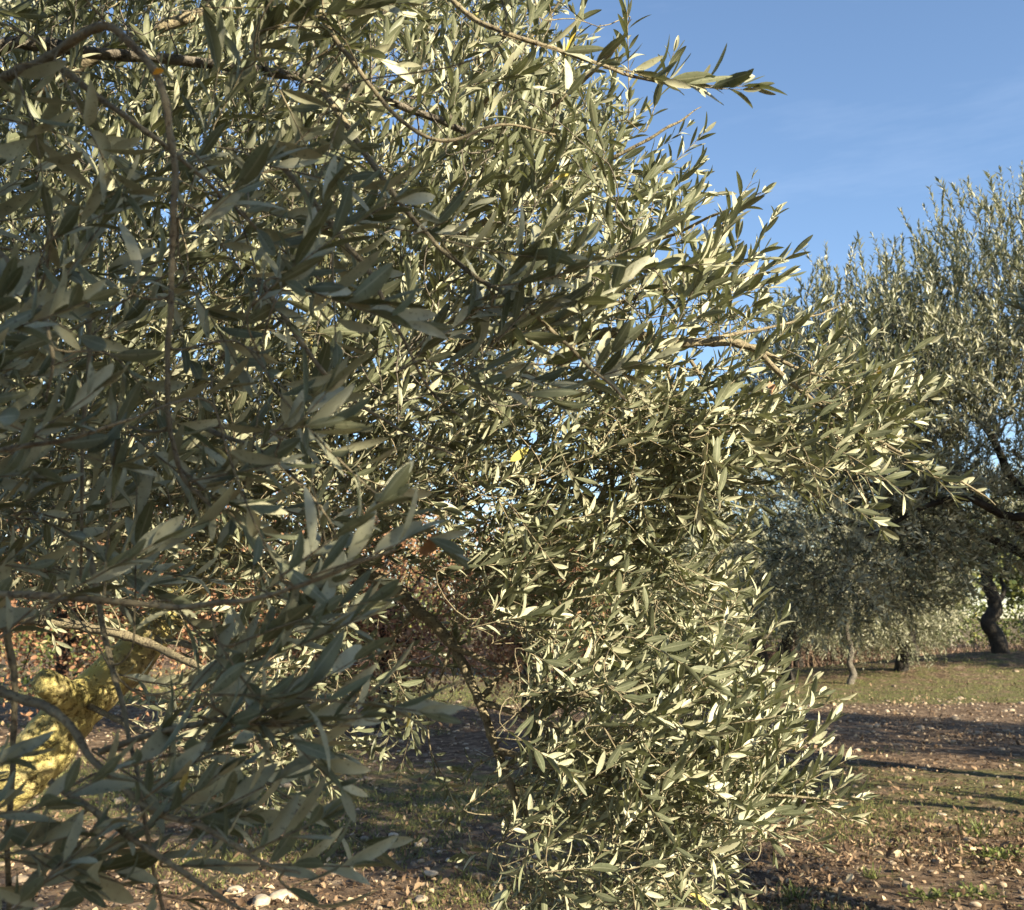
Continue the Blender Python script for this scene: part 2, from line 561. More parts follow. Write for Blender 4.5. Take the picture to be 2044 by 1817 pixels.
def ground_cover():
    # fallen leaves and chips of wood
    g = Geo()
    x, y = field_points(200000, 4.3, 26, 1.5)
    p = np.stack([x, y, 0 * x], -1)
    bare = fbm(p, 0.8, 3)
    yy = y + 4 * (fbm(p + 9, 0.35, 3) - 0.5)
    strip = np.interp(yy, [4, 7.5, 8.6, 11, 12.5, 18.5, 20, 24], [1, 1, .6, .5, .9, .9, .35, .2])
    keep = RNG.random(len(x)) < strip * np.clip((bare - 0.25) * 2.6, 0.12, 1) * np.interp(x + 1.2 * (bare - .5), [-3, 0.2, 1.4], [.28, .30, 1])
    x, y = x[keep], y[keep]
    n = len(x)
    base = np.stack([x, y, ground_z(x, y) + 0.006 + RNG.random(n) * 0.016], -1)
    az = RNG.random(n) * 2 * math.pi
    el = RNG.normal(0.2, 0.55, n)
    d = np.stack([np.cos(az) * np.cos(el), np.sin(az) * np.cos(el), np.sin(el)], -1)
    up = unit(np.stack([RNG.normal(0, .6, n), RNG.normal(0, .6, n), np.ones(n)], -1))
    L = np.clip(RNG.lognormal(math.log(0.021), 0.48, n), 0.010, 0.058) * (1 + 0.02 * y)
    W = L * RNG.uniform(0.10, 0.42, n)
    kind = RNG.random(n)
    tint = np.clip(RNG.beta(1.3, 1.7, n), 0, 1)
    lv = kind < 0.55
    for sel, rows in ((lv, ROWS_MID), (~lv, ROWS_FAR)):
        leaves(g, base[sel], d[sel], up[sel], L[sel], W[sel], rows, fold=0.5, curl=RNG.normal(0.1, 0.45, sel.sum()), tint=tint[sel])
    o = g.build('leaf_litter', M_LITTER)
    props(o, 'brown and tan dead leaves and wood chips strewn over the orchard soil', 'leaf litter', None, 'stuff')
    # gravel
    g = Geo()
    x, y = field_points(9000, 4.3, 24, 1.15)
    p = np.stack([x, y, 0 * x], -1)
    yy = y + 3 * (fbm(p + 9, 0.35, 3) - 0.5)
    keep = RNG.random(len(x)) < np.interp(yy, [4, 8, 9, 11.5, 13, 19, 20, 24], [.3, .25, .12, .12, 1, 1, .1, .05])
    x, y = x[keep], y[keep]
    c = np.stack([x, y, ground_z(x, y) + 0.004], -1)
    rocks(g, c, np.clip(RNG.lognormal(math.log(0.013), 0.5, len(x)), 0.005, 0.04) * (1 + 0.035 * y))
    o = g.build('gravel', M_STONE)
    props(o, 'small pale stones and clods scattered over the soil', 'gravel', None, 'stuff')
    # short grass
    g = Geo()
    x, y = field_points(330000, 4.3, 32, 1.4)
    p = np.stack([x, y, 0 * x], -1)
    yy = y + 3 * (fbm(p + 9, 0.35, 3) - 0.5)
    patch = fbm(p + 21, 1.1, 3) + np.interp(yy, [4, 6.8, 8.5, 9.5, 11.2, 12.2, 18.5, 19.6, 23, 32], [-.12, -.12, -.03, .06, .05, -.3, -.3, .12, .08, .02])
    patch = patch + np.interp(x, [0.2, 1.6], [0.11, -0.02])
    keep = patch > 0.555 + 0.06 * RNG.standard_normal(len(x))
    x, y = x[keep], y[keep]
    n = len(x)
    base = np.stack([x, y, ground_z(x, y) - 0.005], -1)
    d = unit(np.stack([RNG.normal(0, .5, n), RNG.normal(0, .5, n), np.ones(n)], -1))
    up = unit(RNG.normal(0, 1, (n, 3)))
    L = np.clip(RNG.lognormal(math.log(0.022), 0.45, n), 0.008, 0.075) * (1 + 0.03 * y)
    leaves(g, base, d, up, L, L * 0.045 + 0.0006 + 0.00012 * y, ROWS_FAR, fold=0.2, curl=RNG.normal(0.15, 0.3, n), tint=np.clip(RNG.beta(2, 2, n), 0, 1), cols=2)
    o = g.build('grass', M_GRASS)
    props(o, 'short green grass growing in patches between the bare soil', 'grass', None, 'stuff')


def rocks(g, c, r, flat=0.6, tint=None):
    n = len(c)
    # a rough ball of quads: a cube divided into 3 x 3 per side, pushed to a ball
    k = 3
    lin = np.linspace(-1, 1, k + 1)
    vs_, fs_ = [], []
    for ax in range(3):
        for sg in (-1, 1):
            A, B = np.meshgrid(lin, lin, indexing='ij')
            q = np.zeros((k + 1, k + 1, 3))
            q[..., ax] = sg
            q[..., (ax + 1) % 3] = A
            q[..., (ax + 2) % 3] = B
            off = len(vs_) * (k + 1) ** 2
            vs_.append(q.reshape(-1, 3))
            idx = np.arange((k + 1) ** 2).reshape(k + 1, k + 1) + off
            f = np.stack([idx[:-1, :-1], idx[1:, :-1], idx[1:, 1:], idx[:-1, 1:]], -1).reshape(-1, 4)
            fs_.append(f if sg > 0 else f[:, ::-1])
    bv = unit(np.vstack(vs_))
    bf = np.vstack(fs_)
    off = RNG.random((n, 1, 3)) * 50
    rad = 0.62 + 0.75 * vnoise(bv[None] + off, 1.5)
    s = np.stack([RNG.uniform(.7, 1.35, n), RNG.uniform(.7, 1.2, n), RNG.uniform(.4, .8, n) * flat / 0.6], -1)
    v = bv[None] * rad[..., None] * s[:, None, :]
    az = RNG.random(n) * 6.28
    ca, sa = np.cos(az)[:, None], np.sin(az)[:, None]
    v = np.stack([v[..., 0] * ca - v[..., 1] * sa, v[..., 0] * sa + v[..., 1] * ca, v[..., 2]], -1)
    v = v * np.asarray(r)[:, None, None] + c[:, None, :]
    f = (bf[None] + (np.arange(n) * len(bv))[:, None, None]).reshape(-1, 4)
    cc = np.zeros((n, len(bv), 4))
    cc[..., 0] = (RNG.beta(1.4, 2.6, n) if tint is None else tint)[:, None]
    cc[..., 3] = 1
    g.add(v, f, cc)


ground_cover()


def on_ground(px, py):
    """the point of the ground seen at (px, py)"""
    d0, d1 = 2.0, 120.0
    for _ in range(50):
        d = 0.5 * (d0 + d1)
        p = P(px, py, d)
        if p[2] > ground_z(p[0], p[1]):
            d0 = d
        else:
            d1 = d
    p = P(px, py, d0)
    p[2] = ground_z(p[0], p[1])
    return p


# ------------------------------------------------------------------ trees: skeleton, shoots, leaves
class Skeleton:
    def __init__(self):
        self.pts, self.tan, self.rad, self.bid = [], [], [], []

    def add(self, pts, rad, bid, t0=0.0):
        t = unit(np.gradient(pts, axis=0))
        k = int(len(pts) * t0)
        self.pts.append(pts[k:])
        self.tan.append(t[k:])
        self.rad.append(np.broadcast_to(rad, (len(pts),))[k:])
        self.bid.append(np.full(len(pts) - k, bid))

    def arrays(self):
        return np.vstack(self.pts), np.vstack(self.tan), np.concatenate(self.rad), np.concatenate(self.bid)


def attach(sk, centre, dirs, length, batch=150, up=0.35, thick=1.0):
    """join every shoot to the nearest branch, or to a branchlet joined before it; returns bases, curves, radii, branch ids"""
    N = len(centre)
    base = centre - dirs * length[:, None] * 0.5
    pts, tan, rad, bid = sk.arrays()
    kd = kdtree.KDTree(len(pts))
    for i, p in enumerate(pts):
        kd.insert(p, i)
    kd.balance()
    dist = np.array([kd.find(b)[2] for b in base])
    order = np.argsort(dist)
    curves = np.zeros((N, 7, 3))
    radii = np.zeros((N, 7))
    ids = np.zeros(N, int)
    tt = np.linspace(0, 1, 7)[:, None]
    for k in range(0, N, batch):
        sel = order[k:k + batch]
        new_p, new_t, new_r, new_b = [], [], [], []
        for j in sel:
            _, i, dd = kd.find(base[j])
            A, B = pts[i], base[j]
            c1 = A + tan[i] * dd * 0.35 + np.array([0, 0, dd * 0.12 * up])
            c2 = B - dirs[j] * dd * 0.38
            cv = A * (1 - tt) ** 3 + 3 * c1 * tt * (1 - tt) ** 2 + 3 * c2 * tt ** 2 * (1 - tt) + B * tt ** 3
            curves[j] = cv
            r0 = min(rad[i] * 0.62, (0.0016 + 0.0042 * dd) * thick)
            r0 = max(r0, 0.0013 * thick)
            radii[j] = np.linspace(r0, 0.0012 * thick, 7)
            ids[j] = bid[i]
            new_p.append(cv[1:])
            new_t.append(unit(np.gradient(cv, axis=0))[1:])
            new_r.append(radii[j][1:])
            new_b.append(np.full(6, bid[i]))
        if k + batch < N:
            pts = np.vstack([pts] + new_p)
            tan = np.vstack([tan] + new_t)
            rad = np.concatenate([rad] + new_r)
            bid = np.concatenate([bid] + new_b)
            kd = kdtree.KDTree(len(pts))
            for i, p in enumerate(pts):
                kd.insert(p, i)
            kd.balance()
    return base, curves, radii, ids


def shoot_leaves(base, dirs, length, bend, leaf_len, node_gap, rows, kmax, width=0.115, ratio_jit=0.25, spread=0.85, lift=0.38):
    """vectorised leaves along shoots: returns arrays for leaves() plus the shoot index, and the shoot stems"""
    N = len(base)
    k = np.arange(kmax)
    s = (k[None] + 0.3) * node_gap[:, None]                    # distance along
    ok = s < length[:, None]
    t = s / length[:, None]
    pos = base[:, None] + dirs[:, None] * s[..., None] + bend[:, None] * (t ** 2 * length[:, None])[..., None]
    tan = unit(dirs[:, None] + 2 * bend[:, None] * t[..., None])
    ref = unit(np.cross(dirs, RNG.normal(0, 1, (N, 3))))
    u = unit(ref[:, None] - (ref[:, None] * tan).sum(-1, keepdims=True) * tan)
    v = np.cross(tan, u)
    out = {'p': [], 'd': [], 'n': [], 'L': [], 'i': []}
    ii = np.broadcast_to(np.arange(N)[:, None], (N, kmax))
    for sgn in (0, math.pi):
        ph = (k[None] * (math.pi / 2) + sgn) + RNG.normal(0, 0.35, (N, kmax))
        rad = np.cos(ph)[..., None] * u + np.sin(ph)[..., None] * v
        opening = spread * (1.0 - 0.45 * t) + RNG.normal(0, 0.22, (N, kmax))
        opening = np.clip(opening, 0.12, 1.5)
        d = unit(tan * np.cos(opening)[..., None] + rad * np.sin(opening)[..., None])
        d = unit(d + np.array([0.10, 0.0, lift]))
        n = unit(tan * np.sin(opening)[..., None] - rad * np.cos(opening)[..., None] + RNG.normal(0, 0.35, (N, kmax, 3)))
        L = leaf_len[:, None] * (0.62 + 0.5 * np.sin(np.clip(t, 0, 1) * 2.4 + 0.25)) * RNG.normal(1, ratio_jit, (N, kmax))
        L = np.clip(L, 0.3 * leaf_len[:, None], 1.22 * leaf_len[:, None])
        m = ok & (RNG.random((N, kmax)) > 0.08)
        out['p'].append(pos[m])
        out['d'].append(d[m])
        out['n'].append(n[m])
        out['L'].append(L[m])
        out['i'].append(ii[m])
    res = {a: np.concatenate(b) for a, b in out.items()}
    # two leaves that close the tip
    tip = base + dirs * length[:, None] + bend * length[:, None]
    tdir = unit(dirs + 2 * bend)
    for q in range(2):
        side = unit(np.cross(tdir, RNG.normal(0, 1, (N, 3))))
        res['p'] = np.vstack([res['p'], tip])
        res['d'] = np.vstack([res['d'], unit(tdir + 0.3 * side)])
        res['n'] = np.vstack([res['n'], side + RNG.normal(0, .3, (N, 3))])
        res['L'] = np.concatenate([res['L'], leaf_len * RNG.uniform(0.5, 0.85, N)])
        res['i'] = np.concatenate([res['i'], np.arange(N)])
    tt = np.linspace(0, 1, 6)
    stems = base[:, None] + dirs[:, None] * (tt[None, :, None] * length[:, None, None]) + bend[:, None] * ((tt ** 2)[None, :, None] * length[:, None, None])
    return res, stems


def in_poly(px, py, poly):
    x, y = np.asarray(poly, float).T
    inside = np.zeros(len(px), bool)
    j = len(x) - 1
    for i in range(len(x)):
        c = ((y[i] > py) != (y[j] > py)) & (px < (x[j] - x[i]) * (py - y[i]) / (y[j] - y[i] + 1e-12) + x[i])
        inside ^= c
        j = i
    return inside


def sample_poly(poly, n):
    poly = np.asarray(poly, float)
    lo, hi = poly.min(0), poly.max(0)
    xs, ys = [], []
    got = 0
    while got < n:
        a = lo[0] + RNG.random(4 * n) * (hi[0] - lo[0])
        b = lo[1] + RNG.random(4 * n) * (hi[1] - lo[1])
        m = in_poly(a, b, poly)
        xs.append(a[m])
        ys.append(b[m])
        got += m.sum()
    return np.concatenate(xs)[:n], np.concatenate(ys)[:n]


class Shoots:
    """the leafy shoots of one tree, gathered before they are joined to its branches"""

    def __init__(self):
        self.c, self.d, self.l, self.b, self.leaf, self.gap = [], [], [], [], [], []

    def add(self, c, d, length, bend, leaf, gap):
        n = len(c)
        self.c.append(c)
        self.d.append(unit(d))
        self.l.append(np.broadcast_to(length, (n,)))
        self.b.append(np.broadcast_to(bend, (n, 3)))
        self.leaf.append(np.broadcast_to(leaf, (n,)))
        self.gap.append(np.broadcast_to(gap, (n,)))

    def get(self):
        return [np.concatenate(q) for q in (self.c, self.d, self.l, self.b, self.leaf, self.gap)]


def dress(root, sk, branch_geo, branch_mat, shoots, rows, leaf_mat, twig_mat, kmax=22, wfac=0.115, cols=3, sides=4,
          up=0.35, thick=1.0, spread=0.85, names=None, leaf_name='foliage', yellow=0.004):
    """join the shoots to the skeleton, then build every branch (with its twigs) and, as its child, its leaves"""
    c, d, l, b, leaf, gap = shoots.get()
    base, curves, radii, ids = attach(sk, c, d, l, up=up, thick=thick)
    lf, stems = shoot_leaves(base, d, l, b, leaf, gap, rows, kmax, spread=spread)
    rstem = np.linspace(0.0013, 0.0007, 6)[None] * thick
    built = []
    for k, g in enumerate(branch_geo):
        sel = ids == k
        if sel.any():
            tubes(g, curves[sel], radii[sel], sides)
            tubes(g, stems[sel], np.broadcast_to(rstem, (sel.sum(), 6)), sides)
        o = g.build(names[k] if names else 'branch', branch_mat[k], root)
        m = sel[lf['i']]
        if m.any():
            g2 = Geo()
            n = m.sum()
            leaves(g2, lf['p'][m], lf['d'][m], lf['n'][m], lf['L'][m], lf['L'][m] * wfac * RNG.uniform(0.8, 1.25, n), rows,
                   cols=cols, kind=(RNG.random(n) < yellow).astype(float) * RNG.uniform(.5, 1, n))
            g2.build(leaf_name, leaf_mat, o)
        built.append(o)
    return built


def image_dir(ang, dep):
    a = np.radians(ang)
    return np.stack([np.cos(a), dep, np.sin(a)], -1)


# ------------------------------------------------------------------ the olive tree in front
def main_tree():
    root = empty('olive_tree', (-2.55, 3.3, 0.0),
                 'large silver-leaved olive tree with a yellow lichen-covered limb, filling the left of the photo', 'tree')
    sk, geos, mats, names = Skeleton(), [], [], []

    def branch(pts, r0, r1, mat=M_TWIG, name='branch', sides=8, per=8, rough=0.10, t0=0.0, world=False):
        q = np.asarray(pts, float)
        if not world:
            q = P(q[:, 0], q[:, 1], q[:, 2])
        q = catmull(q, per if name != 'branch' else 15)
        s = np.linspace(0, 1, len(q))
        q = q + (np.stack([vnoise(q + 3 * k + 1, 6.0) - 0.5 for k in range(3)], -1)) * min(0.05, 0.6 * r0 + 0.012) * np.sin(s * math.pi)[:, None]
        r = r0 + (r1 - r0) * s ** 0.8
        g = Geo()
        run = np.concatenate([[0], np.cumsum(np.linalg.norm(np.diff(q, axis=0), axis=1))])
        knots = 1 + (0.22 if name == 'branch' else 0.05) * np.clip(np.cos(run * 2 * math.pi / (0.03 + 2 * r0) + 4 * vnoise(q, 9.0)) - 0.55, 0, 1) * 2.2
        q2 = q + (np.stack([vnoise(q + 5 * k + 2, 28.0) - 0.5 for k in range(3)], -1)) * min(0.006, 0.9 * r0)
        tubes(g, q2, (r * knots)[None], sides, rough=rough)
        sk.add(q2, r, len(geos), t0)
        geos.append(g)
        mats.append(mat)
        names.append(name)
        return q

    # trunk and limbs
    fork = P(-250, 1700, 3.1)
    branch([(-2.55, 3.3, -0.15), (-2.52, 3.28, 0.15), (-2.35, 3.2, 0.5), tuple(fork)], 0.27, 0.15, M_LICHEN, 'trunk', 20, 12, 0.22, 0.9, True)
    branch([(-250, 1700, 3.1), (-60, 1600, 3.05), (60, 1515, 3.05), (170, 1405, 3.15), (300, 1275, 3.3), (430, 1120, 3.5), (560, 900, 3.6), (640, 600, 3.7), (680, 200, 3.7)],
           0.125, 0.022, M_LICHEN, 'limb', 24, 16, 0.11, 0.35)
    branch([(-250, 1700, 3.1), (-330, 1100, 2.7), (-300, 600, 2.3), (-150, 230, 2.1), (0, 98, 2.0), (200, 108, 2.0), (420, 128, 2.0), (700, 180, 1.95), (980, 280, 1.9)],
           0.024, 0.006, M_BARK, 'limb', 12, 14, 0.2, 0.45)
    branch([(-200, 330, 2.15), (-60, 210, 2.25), (100, 170, 2.3), (215, 105, 2.3), (330, 50, 2.3), (455, 5, 2.35), (620, -90, 2.4)], 0.02, 0.012, M_TWIG, 'limb', 10, 10, 0.1)
    branch([(-200, 1350, 2.6), (0, 1252, 2.4), (60, 1240, 2.4), (230, 1262, 2.3), (390, 1330, 2.2), (520, 1395, 2.1), (640, 1400, 2.0)], 0.018, 0.004)
    # near branches that hang towards the camera
    near = [
        ([(-200, 240, 1.35), (-20, 165, 1.18), (100, 110, 1.1), (180, 58, 1.06), (240, 68, 1.05), (300, 130, 1.05), (330, 220, 1.05), (352, 330, 1.05), (354, 440, 1.05), (340, 600, 1.05), (330, 760, 1.05), (336, 860, 1.05), (372, 960, 1.05), (430, 1020, 1.04)], 0.0062, 0.0022),
        ([(98, 112, 1.1), (160, 160, 1.1), (250, 232, 1.1), (340, 300, 1.1), (480, 430, 1.15), (640, 560, 1.2)], 0.0052, 0.0015),
        ([(-150, 1330, 1.1), (40, 1400, 1.05), (120, 1440, 1.02), (200, 1530, 1.0), (300, 1610, .98), (420, 1650, .96), (520, 1720, .95), (600, 1745, .95)], 0.0062, 0.0015),
        ([(180, 1100, 1.25), (230, 1400, 1.15), (285, 1600, 1.1), (340, 1880, 1.1)], 0.004, 0.0018),
        ([(-40, 1080, 1.15), (12, 1250, 1.12), (22, 1500, 1.1), (18, 1860, 1.1)], 0.0055, 0.0025),
        ([(-150, 1180, 1.05), (150, 1197, 1.0), (330, 1212, .97), (520, 1190, .94), (700, 1130, .92), (790, 1095, .92)], 0.0045, 0.0014),
        ([(-160, 930, .98), (0, 895, .94), (150, 872, .92), (270, 835, .92)], 0.0035, 0.0014),
        ([(640, 180, 1.5), (760, 350, 1.42), (900, 520, 1.38), (1060, 620, 1.36), (1180, 735, 1.36), (1250, 800, 1.36)], 0.0055, 0.0014),
        ([(760, -160, 1.75), (860, -40, 1.62), (960, 40, 1.55), (1060, 75, 1.53), (1200, 128, 1.56), (1330, 165, 1.6), (1440, 180, 1.62)], 0.006, 0.0014),
        ([(520, 560, 1.3), (660, 760, 1.3), (780, 850, 1.3), (900, 905, 1.3)], 0.004, 0.0012),
        ([(560, 330, 1.4), (720, 520, 1.35), (790, 650, 1.33), (850, 770, 1.33), (930, 840, 1.33)], 0.0045, 0.0012),
        ([(175, 600, 1.25), (176, 760, 1.22), (168, 950, 1.2), (163, 1160, 1.2)], 0.0036, 0.0016),
        ([(200, 1500, 1.05), (400, 1440, 1.0), (560, 1440, .97), (700, 1448, .96)], 0.004, 0.0014),
        ([(100, 1560, 1.0), (220, 1640, .98), (380, 1745, .96), (470, 1800, .96), (560, 1840, .96)], 0.0042, 0.0014),
        ([(560, -120, 1.5), (700, 120, 1.42), (860, 280, 1.4), (1000, 250, 1.42), (1110, 270, 1.45)], 0.0045, 0.0012),
        ([(420, 860, 1.15), (520, 900, 1.1), (590, 960, 1.06), (640, 1010, 1.06)], 0.0034, 0.0012),
        ([(-80, 450, 1.2), (60, 560, 1.1), (100, 700, 1.05), (90, 800, 1.05)], 0.004, 0.0014),
    ]
    for pts, r0, r1 in near:
        branch(pts, r0, r1, M_TWIG, 'branch', 7, 8, 0.12, 0.15)
    far = [
        # the crown above the frame and to its left
        ([(-300, 600, 2.3), (-350, 100, 2.2), (-250, -400, 2.1), (0, -800, 2.0)], 0.02, 0.004),
        ([(300, 0, 4.3), (350, -400, 4.0), (500, -800, 3.6)], 0.012, 0.004),
        ([(-330, 1100, 2.7), (-520, 700, 2.2), (-620, 200, 1.8), (-560, -300, 1.7)], 0.02, 0.004),
        # right arm
        ([(640, 800, 3.4), (900, 700, 2.9), (1150, 672, 2.55), (1250, 662, 2.42), (1330, 682, 2.4), (1420, 676, 2.4), (1500, 690, 2.4), (1560, 742, 2.36), (1640, 810, 2.3), (1780, 895, 2.25), (1930, 970, 2.2), (1985, 1010, 2.2)], 0.02, 0.0009),
        ([(1500, 690, 2.4), (1640, 755, 2.42), (1780, 792, 2.45), (1850, 800, 2.45)], 0.0055, 0.0009),
        ([(1420, 676, 2.4), (1540, 650, 2.45), (1650, 622, 2.5), (1700, 600, 2.5)], 0.005, 0.0008),
        ([(1300, 672, 2.4), (1340, 760, 2.42), (1362, 900, 2.42), (1375, 990, 2.42), (1420, 1040, 2.42)], 0.0055, 0.0008),
        ([(1380, 720, 2.4), (1450, 840, 2.32), (1560, 940, 2.28), (1640, 1000, 2.25), (1690, 1035, 2.25)], 0.005, 0.0008),
        ([(1600, 780, 2.33), (1690, 900, 2.3), (1720, 990, 2.28), (1760, 1060, 2.28)], 0.004, 0.0008),
        # upper right
        ([(760, 420, 3.0), (980, 300, 2.5), (1120, 200, 2.25), (1220, 110, 2.15), (1262, 40, 2.1)], 0.011, 0.0009),
        ([(800, 560, 3.0), (1000, 420, 2.5), (1200, 330, 2.35), (1340, 250, 2.3), (1400, 215, 2.3)], 0.011, 0.0009),
        ([(900, 700, 2.9), (1100, 560, 2.5), (1290, 490, 2.35), (1430, 425, 2.2), (1520, 385, 2.15)], 0.010, 0.0009),
        ([(1000, 690, 2.7), (1180, 620, 2.5), (1350, 575, 2.35), (1480, 545, 2.25), (1580, 510, 2.2)], 0.009, 0.0009),
        ([(900, 300, 2.7), (1030, 120, 2.4), (1110, 20, 2.35), (1150, -80, 2.3)], 0.008, 0.0009),
        # back of the crown
        ([(560, 900, 3.6), (800, 700, 3.9), (1000, 500, 4.0), (1130, 300, 4.0)], 0.02, 0.003),
        ([(430, 1120, 3.5), (300, 800, 4.0), (250, 400, 4.2), (300, 0, 4.3)], 0.025, 0.005),
        ([(300, 1275, 3.3), (100, 1000, 3.6), (-50, 700, 3.8), (-150, 300, 3.9)], 0.025, 0.005),
        ([(640, 600, 3.7), (480, 350, 3.4), (420, 100, 3.2), (450, -120, 3.1)], 0.015, 0.004),
        ([(680, 300, 3.7), (820, 120, 3.4), (900, -80, 3.3)], 0.012, 0.004),
        # lower right, hanging
        ([(430, 1120, 3.4), (620, 1120, 3.0), (760, 1160, 2.7), (830, 1215, 2.6), (900, 1290, 2.5), (955, 1400, 2.4), (990, 1500, 2.35), (1040, 1620, 2.3), (1090, 1740, 2.3), (1120, 1860, 2.3)], 0.026, 0.0025),
        ([(900, 1290, 2.5), (1100, 1370, 2.3), (1300, 1402, 2.2), (1470, 1390, 2.15), (1560, 1350, 2.1)], 0.008, 0.0009),
        ([(955, 1400, 2.4), (1150, 1460, 2.25), (1350, 1505, 2.15), (1540, 1500, 2.1), (1630, 1460, 2.1)], 0.008, 0.0009),
        ([(990, 1500, 2.35), (1200, 1545, 2.2), (1400, 1575, 2.15), (1590, 1590, 2.1), (1700, 1600, 2.1)], 0.008, 0.0009),
        ([(1040, 1620, 2.3), (1250, 1640, 2.2), (1450, 1640, 2.15), (1590, 1660, 2.1), (1640, 1680, 2.1)], 0.007, 0.0009),
        ([(1040, 1620, 2.3), (1150, 1700, 2.25), (1300, 1765, 2.2), (1410, 1800, 2.2)], 0.006, 0.0009),
        ([(1150, 672, 2.55), (1200, 800, 2.55), (1230, 1000, 2.5), (1300, 1130, 2.45), (1410, 1195, 2.4), (1470, 1200, 2.4)], 0.008, 0.0009),
        ([(620, 1120, 3.0), (850, 1010, 2.8), (1000, 955, 2.65), (1200, 1000, 2.55), (1380, 1030, 2.5), (1460, 1050, 2.5)], 0.011, 0.0009),
        ([(830, 1215, 2.6), (760, 1310, 2.5), (700, 1420, 2.4), (640, 1490, 2.35)], 0.006, 0.0009),
        ([(900, 1290, 2.5), (860, 1420, 2.45), (872, 1540, 2.4), (905, 1600, 2.4)], 0.004, 0.0008),
        ([(955, 1400, 2.4), (1010, 1330, 2.5), (1090, 1240, 2.6), (1160, 1180, 2.7)], 0.008, 0.002),
        ([(300, 1275, 3.3), (480, 1300, 2.9), (640, 1280, 2.7), (740, 1250, 2.6)], 0.012, 0.002),
        ([(170, 1405, 3.1), (330, 1480, 2.8), (470, 1500, 2.6), (600, 1540, 2.5)], 0.010, 0.002),
    ]
    for pts, r0, r1 in far:
        branch(pts, r0, r1, M_TWIG, 'branch', 7, 8, 0.12, 0.12)

    sh = Shoots()

    def fill(poly, n, dl, ang, aspread, length, leaf, dep=(-0.35, 0.35), bend=(0, 0, 0), bj=0.12, gap=(0.017, 0.024)):
        px, py = sample_poly(poly, n)
        dd = RNG.uniform(dl[0], dl[1], n)
        a = (ang(px, py) if callable(ang) else ang) + RNG.normal(0, aspread, n)
        d = image_dir(a, RNG.uniform(*dep, n))
        L = RNG.uniform(*length, n)
        bd = np.asarray(bend)[None] + RNG.normal(0, bj, (n, 3))
        sh.add(P(px, py, dd), d, L, bd, np.clip(RNG.normal(leaf, leaf * 0.13, n), leaf * .6, leaf * 1.4), RNG.uniform(*gap, n))

    def sprig(x0, y0, x1, y1, d, leaf=0.049, bend=(0, 0, 0.03), dd=0.0, gap=0.021):
        a, b = P(x0, y0, d), P(x1, y1, d + dd)
        v = b - a
        L = np.linalg.norm(v)
        sh.add(((a + b) / 2)[None], v[None] / L, np.array([L]), np.asarray(bend)[None], np.array([leaf]), np.array([gap]))

    up_right = lambda x, y: 72 - 0.02 * (x - 700) - 0.035 * np.clip(y - 300, 0, 600)
    # upper crown
    fill([(-160, -160), (1090, -160), (1110, 60), (1200, 170), (1290, 300), (1320, 420), (1250, 620), (1000, 760), (-160, 800)],
         1350, (2.5, 4.6), up_right, 38, (0.16, 0.32), 0.047)
    fill([(-160, -160), (1060, -160), (1100, 90), (1230, 230), (1310, 330), (1330, 420), (1430, 520), (1490, 600), (1430, 680), (1150, 800), (-160, 850)],
         620, (1.75, 2.6), up_right, 38, (0.14, 0.30), 0.047)
    # right arm
    fill([(1250, 560), (1450, 560), (1520, 650), (1650, 700), (1780, 750), (1790, 880), (1700, 920), (1560, 920), (1400, 980), (1200, 940)],
         190, (2.15, 2.75), lambda x, y: 35 - 0.16 * (y - 650), 38, (0.14, 0.28), 0.047)
    fill([(1480, 690), (1640, 730), (1780, 770), (1800, 880), (1690, 960), (1560, 940)], 44, (2.1, 2.5), lambda x, y: 20 - 0.15 * (y - 700), 38, (0.12, 0.22), 0.047)
    # middle, open enough to see the autumn trees behind
    fill([(560, 780), (1280, 760), (1440, 900), (1430, 1050), (1100, 1060), (700, 1000)], 230, (2.1, 3.4), lambda x, y: 10 - 0.1 * (y - 850), 55, (0.14, 0.28), 0.046)
    fill([(1000, 980), (1420, 980), (1430, 1330), (1100, 1360), (960, 1220)], 195, (2.1, 2.9), lambda x, y: -5 + 0 * x, 48, (0.14, 0.28), 0.046, bend=(0, 0, 0.06))
    fill([(600, 980), (960, 1000), (980, 1250), (820, 1420), (620, 1440)], 70, (2.2, 3.0), lambda x, y: -35 + 0 * x, 55, (0.14, 0.26), 0.045, bend=(0, 0, -0.06))
    fill([(-160, 720), (640, 780), (1060, 780), (1040, 960), (700, 1000), (-160, 1120)], 640, (2.9, 4.7), lambda x, y: 10 + 0 * x, 60, (0.16, 0.3), 0.047)
    fill([(1180, 820), (1430, 840), (1440, 1000), (1180, 1000)], 40, (2.3, 3.2), 5, 55, (0.16, 0.28), 0.047)
    # hanging skirt at lower right
    fill([(1060, 1330), (1420, 1300), (1460, 1360), (1530, 1420), (1580, 1540), (1540, 1640), (1420, 1690), (1360, 1790), (1300, 1850), (1090, 1850), (1060, 1720), (1020, 1600), (1010, 1450)],
         240, (1.95, 2.6), lambda x, y: 22 - 0.06 * (y - 1400), 42, (0.13, 0.26), 0.045, bend=(0.02, 0, 0.05))
    fill([(1260, 1380), (1500, 1380), (1600, 1560), (1540, 1660), (1380, 1680), (1260, 1600)], 55, (1.95, 2.4), lambda x, y: 30 + 0 * x, 36, (0.12, 0.22), 0.045, bend=(0, 0, 0.08))
    fill([(1050, 1750), (1400, 1750), (1400, 2000), (1060, 2000)], 55, (2.0, 2.5), -50, 45, (0.14, 0.24), 0.045)
    # left, behind the near branches
    fill([(-160, 780), (620, 760), (760, 1000), (700, 1150), (-160, 1150)], 330, (2.2, 3.6), lambda x, y: 0 * x, 70, (0.14, 0.28), 0.046)
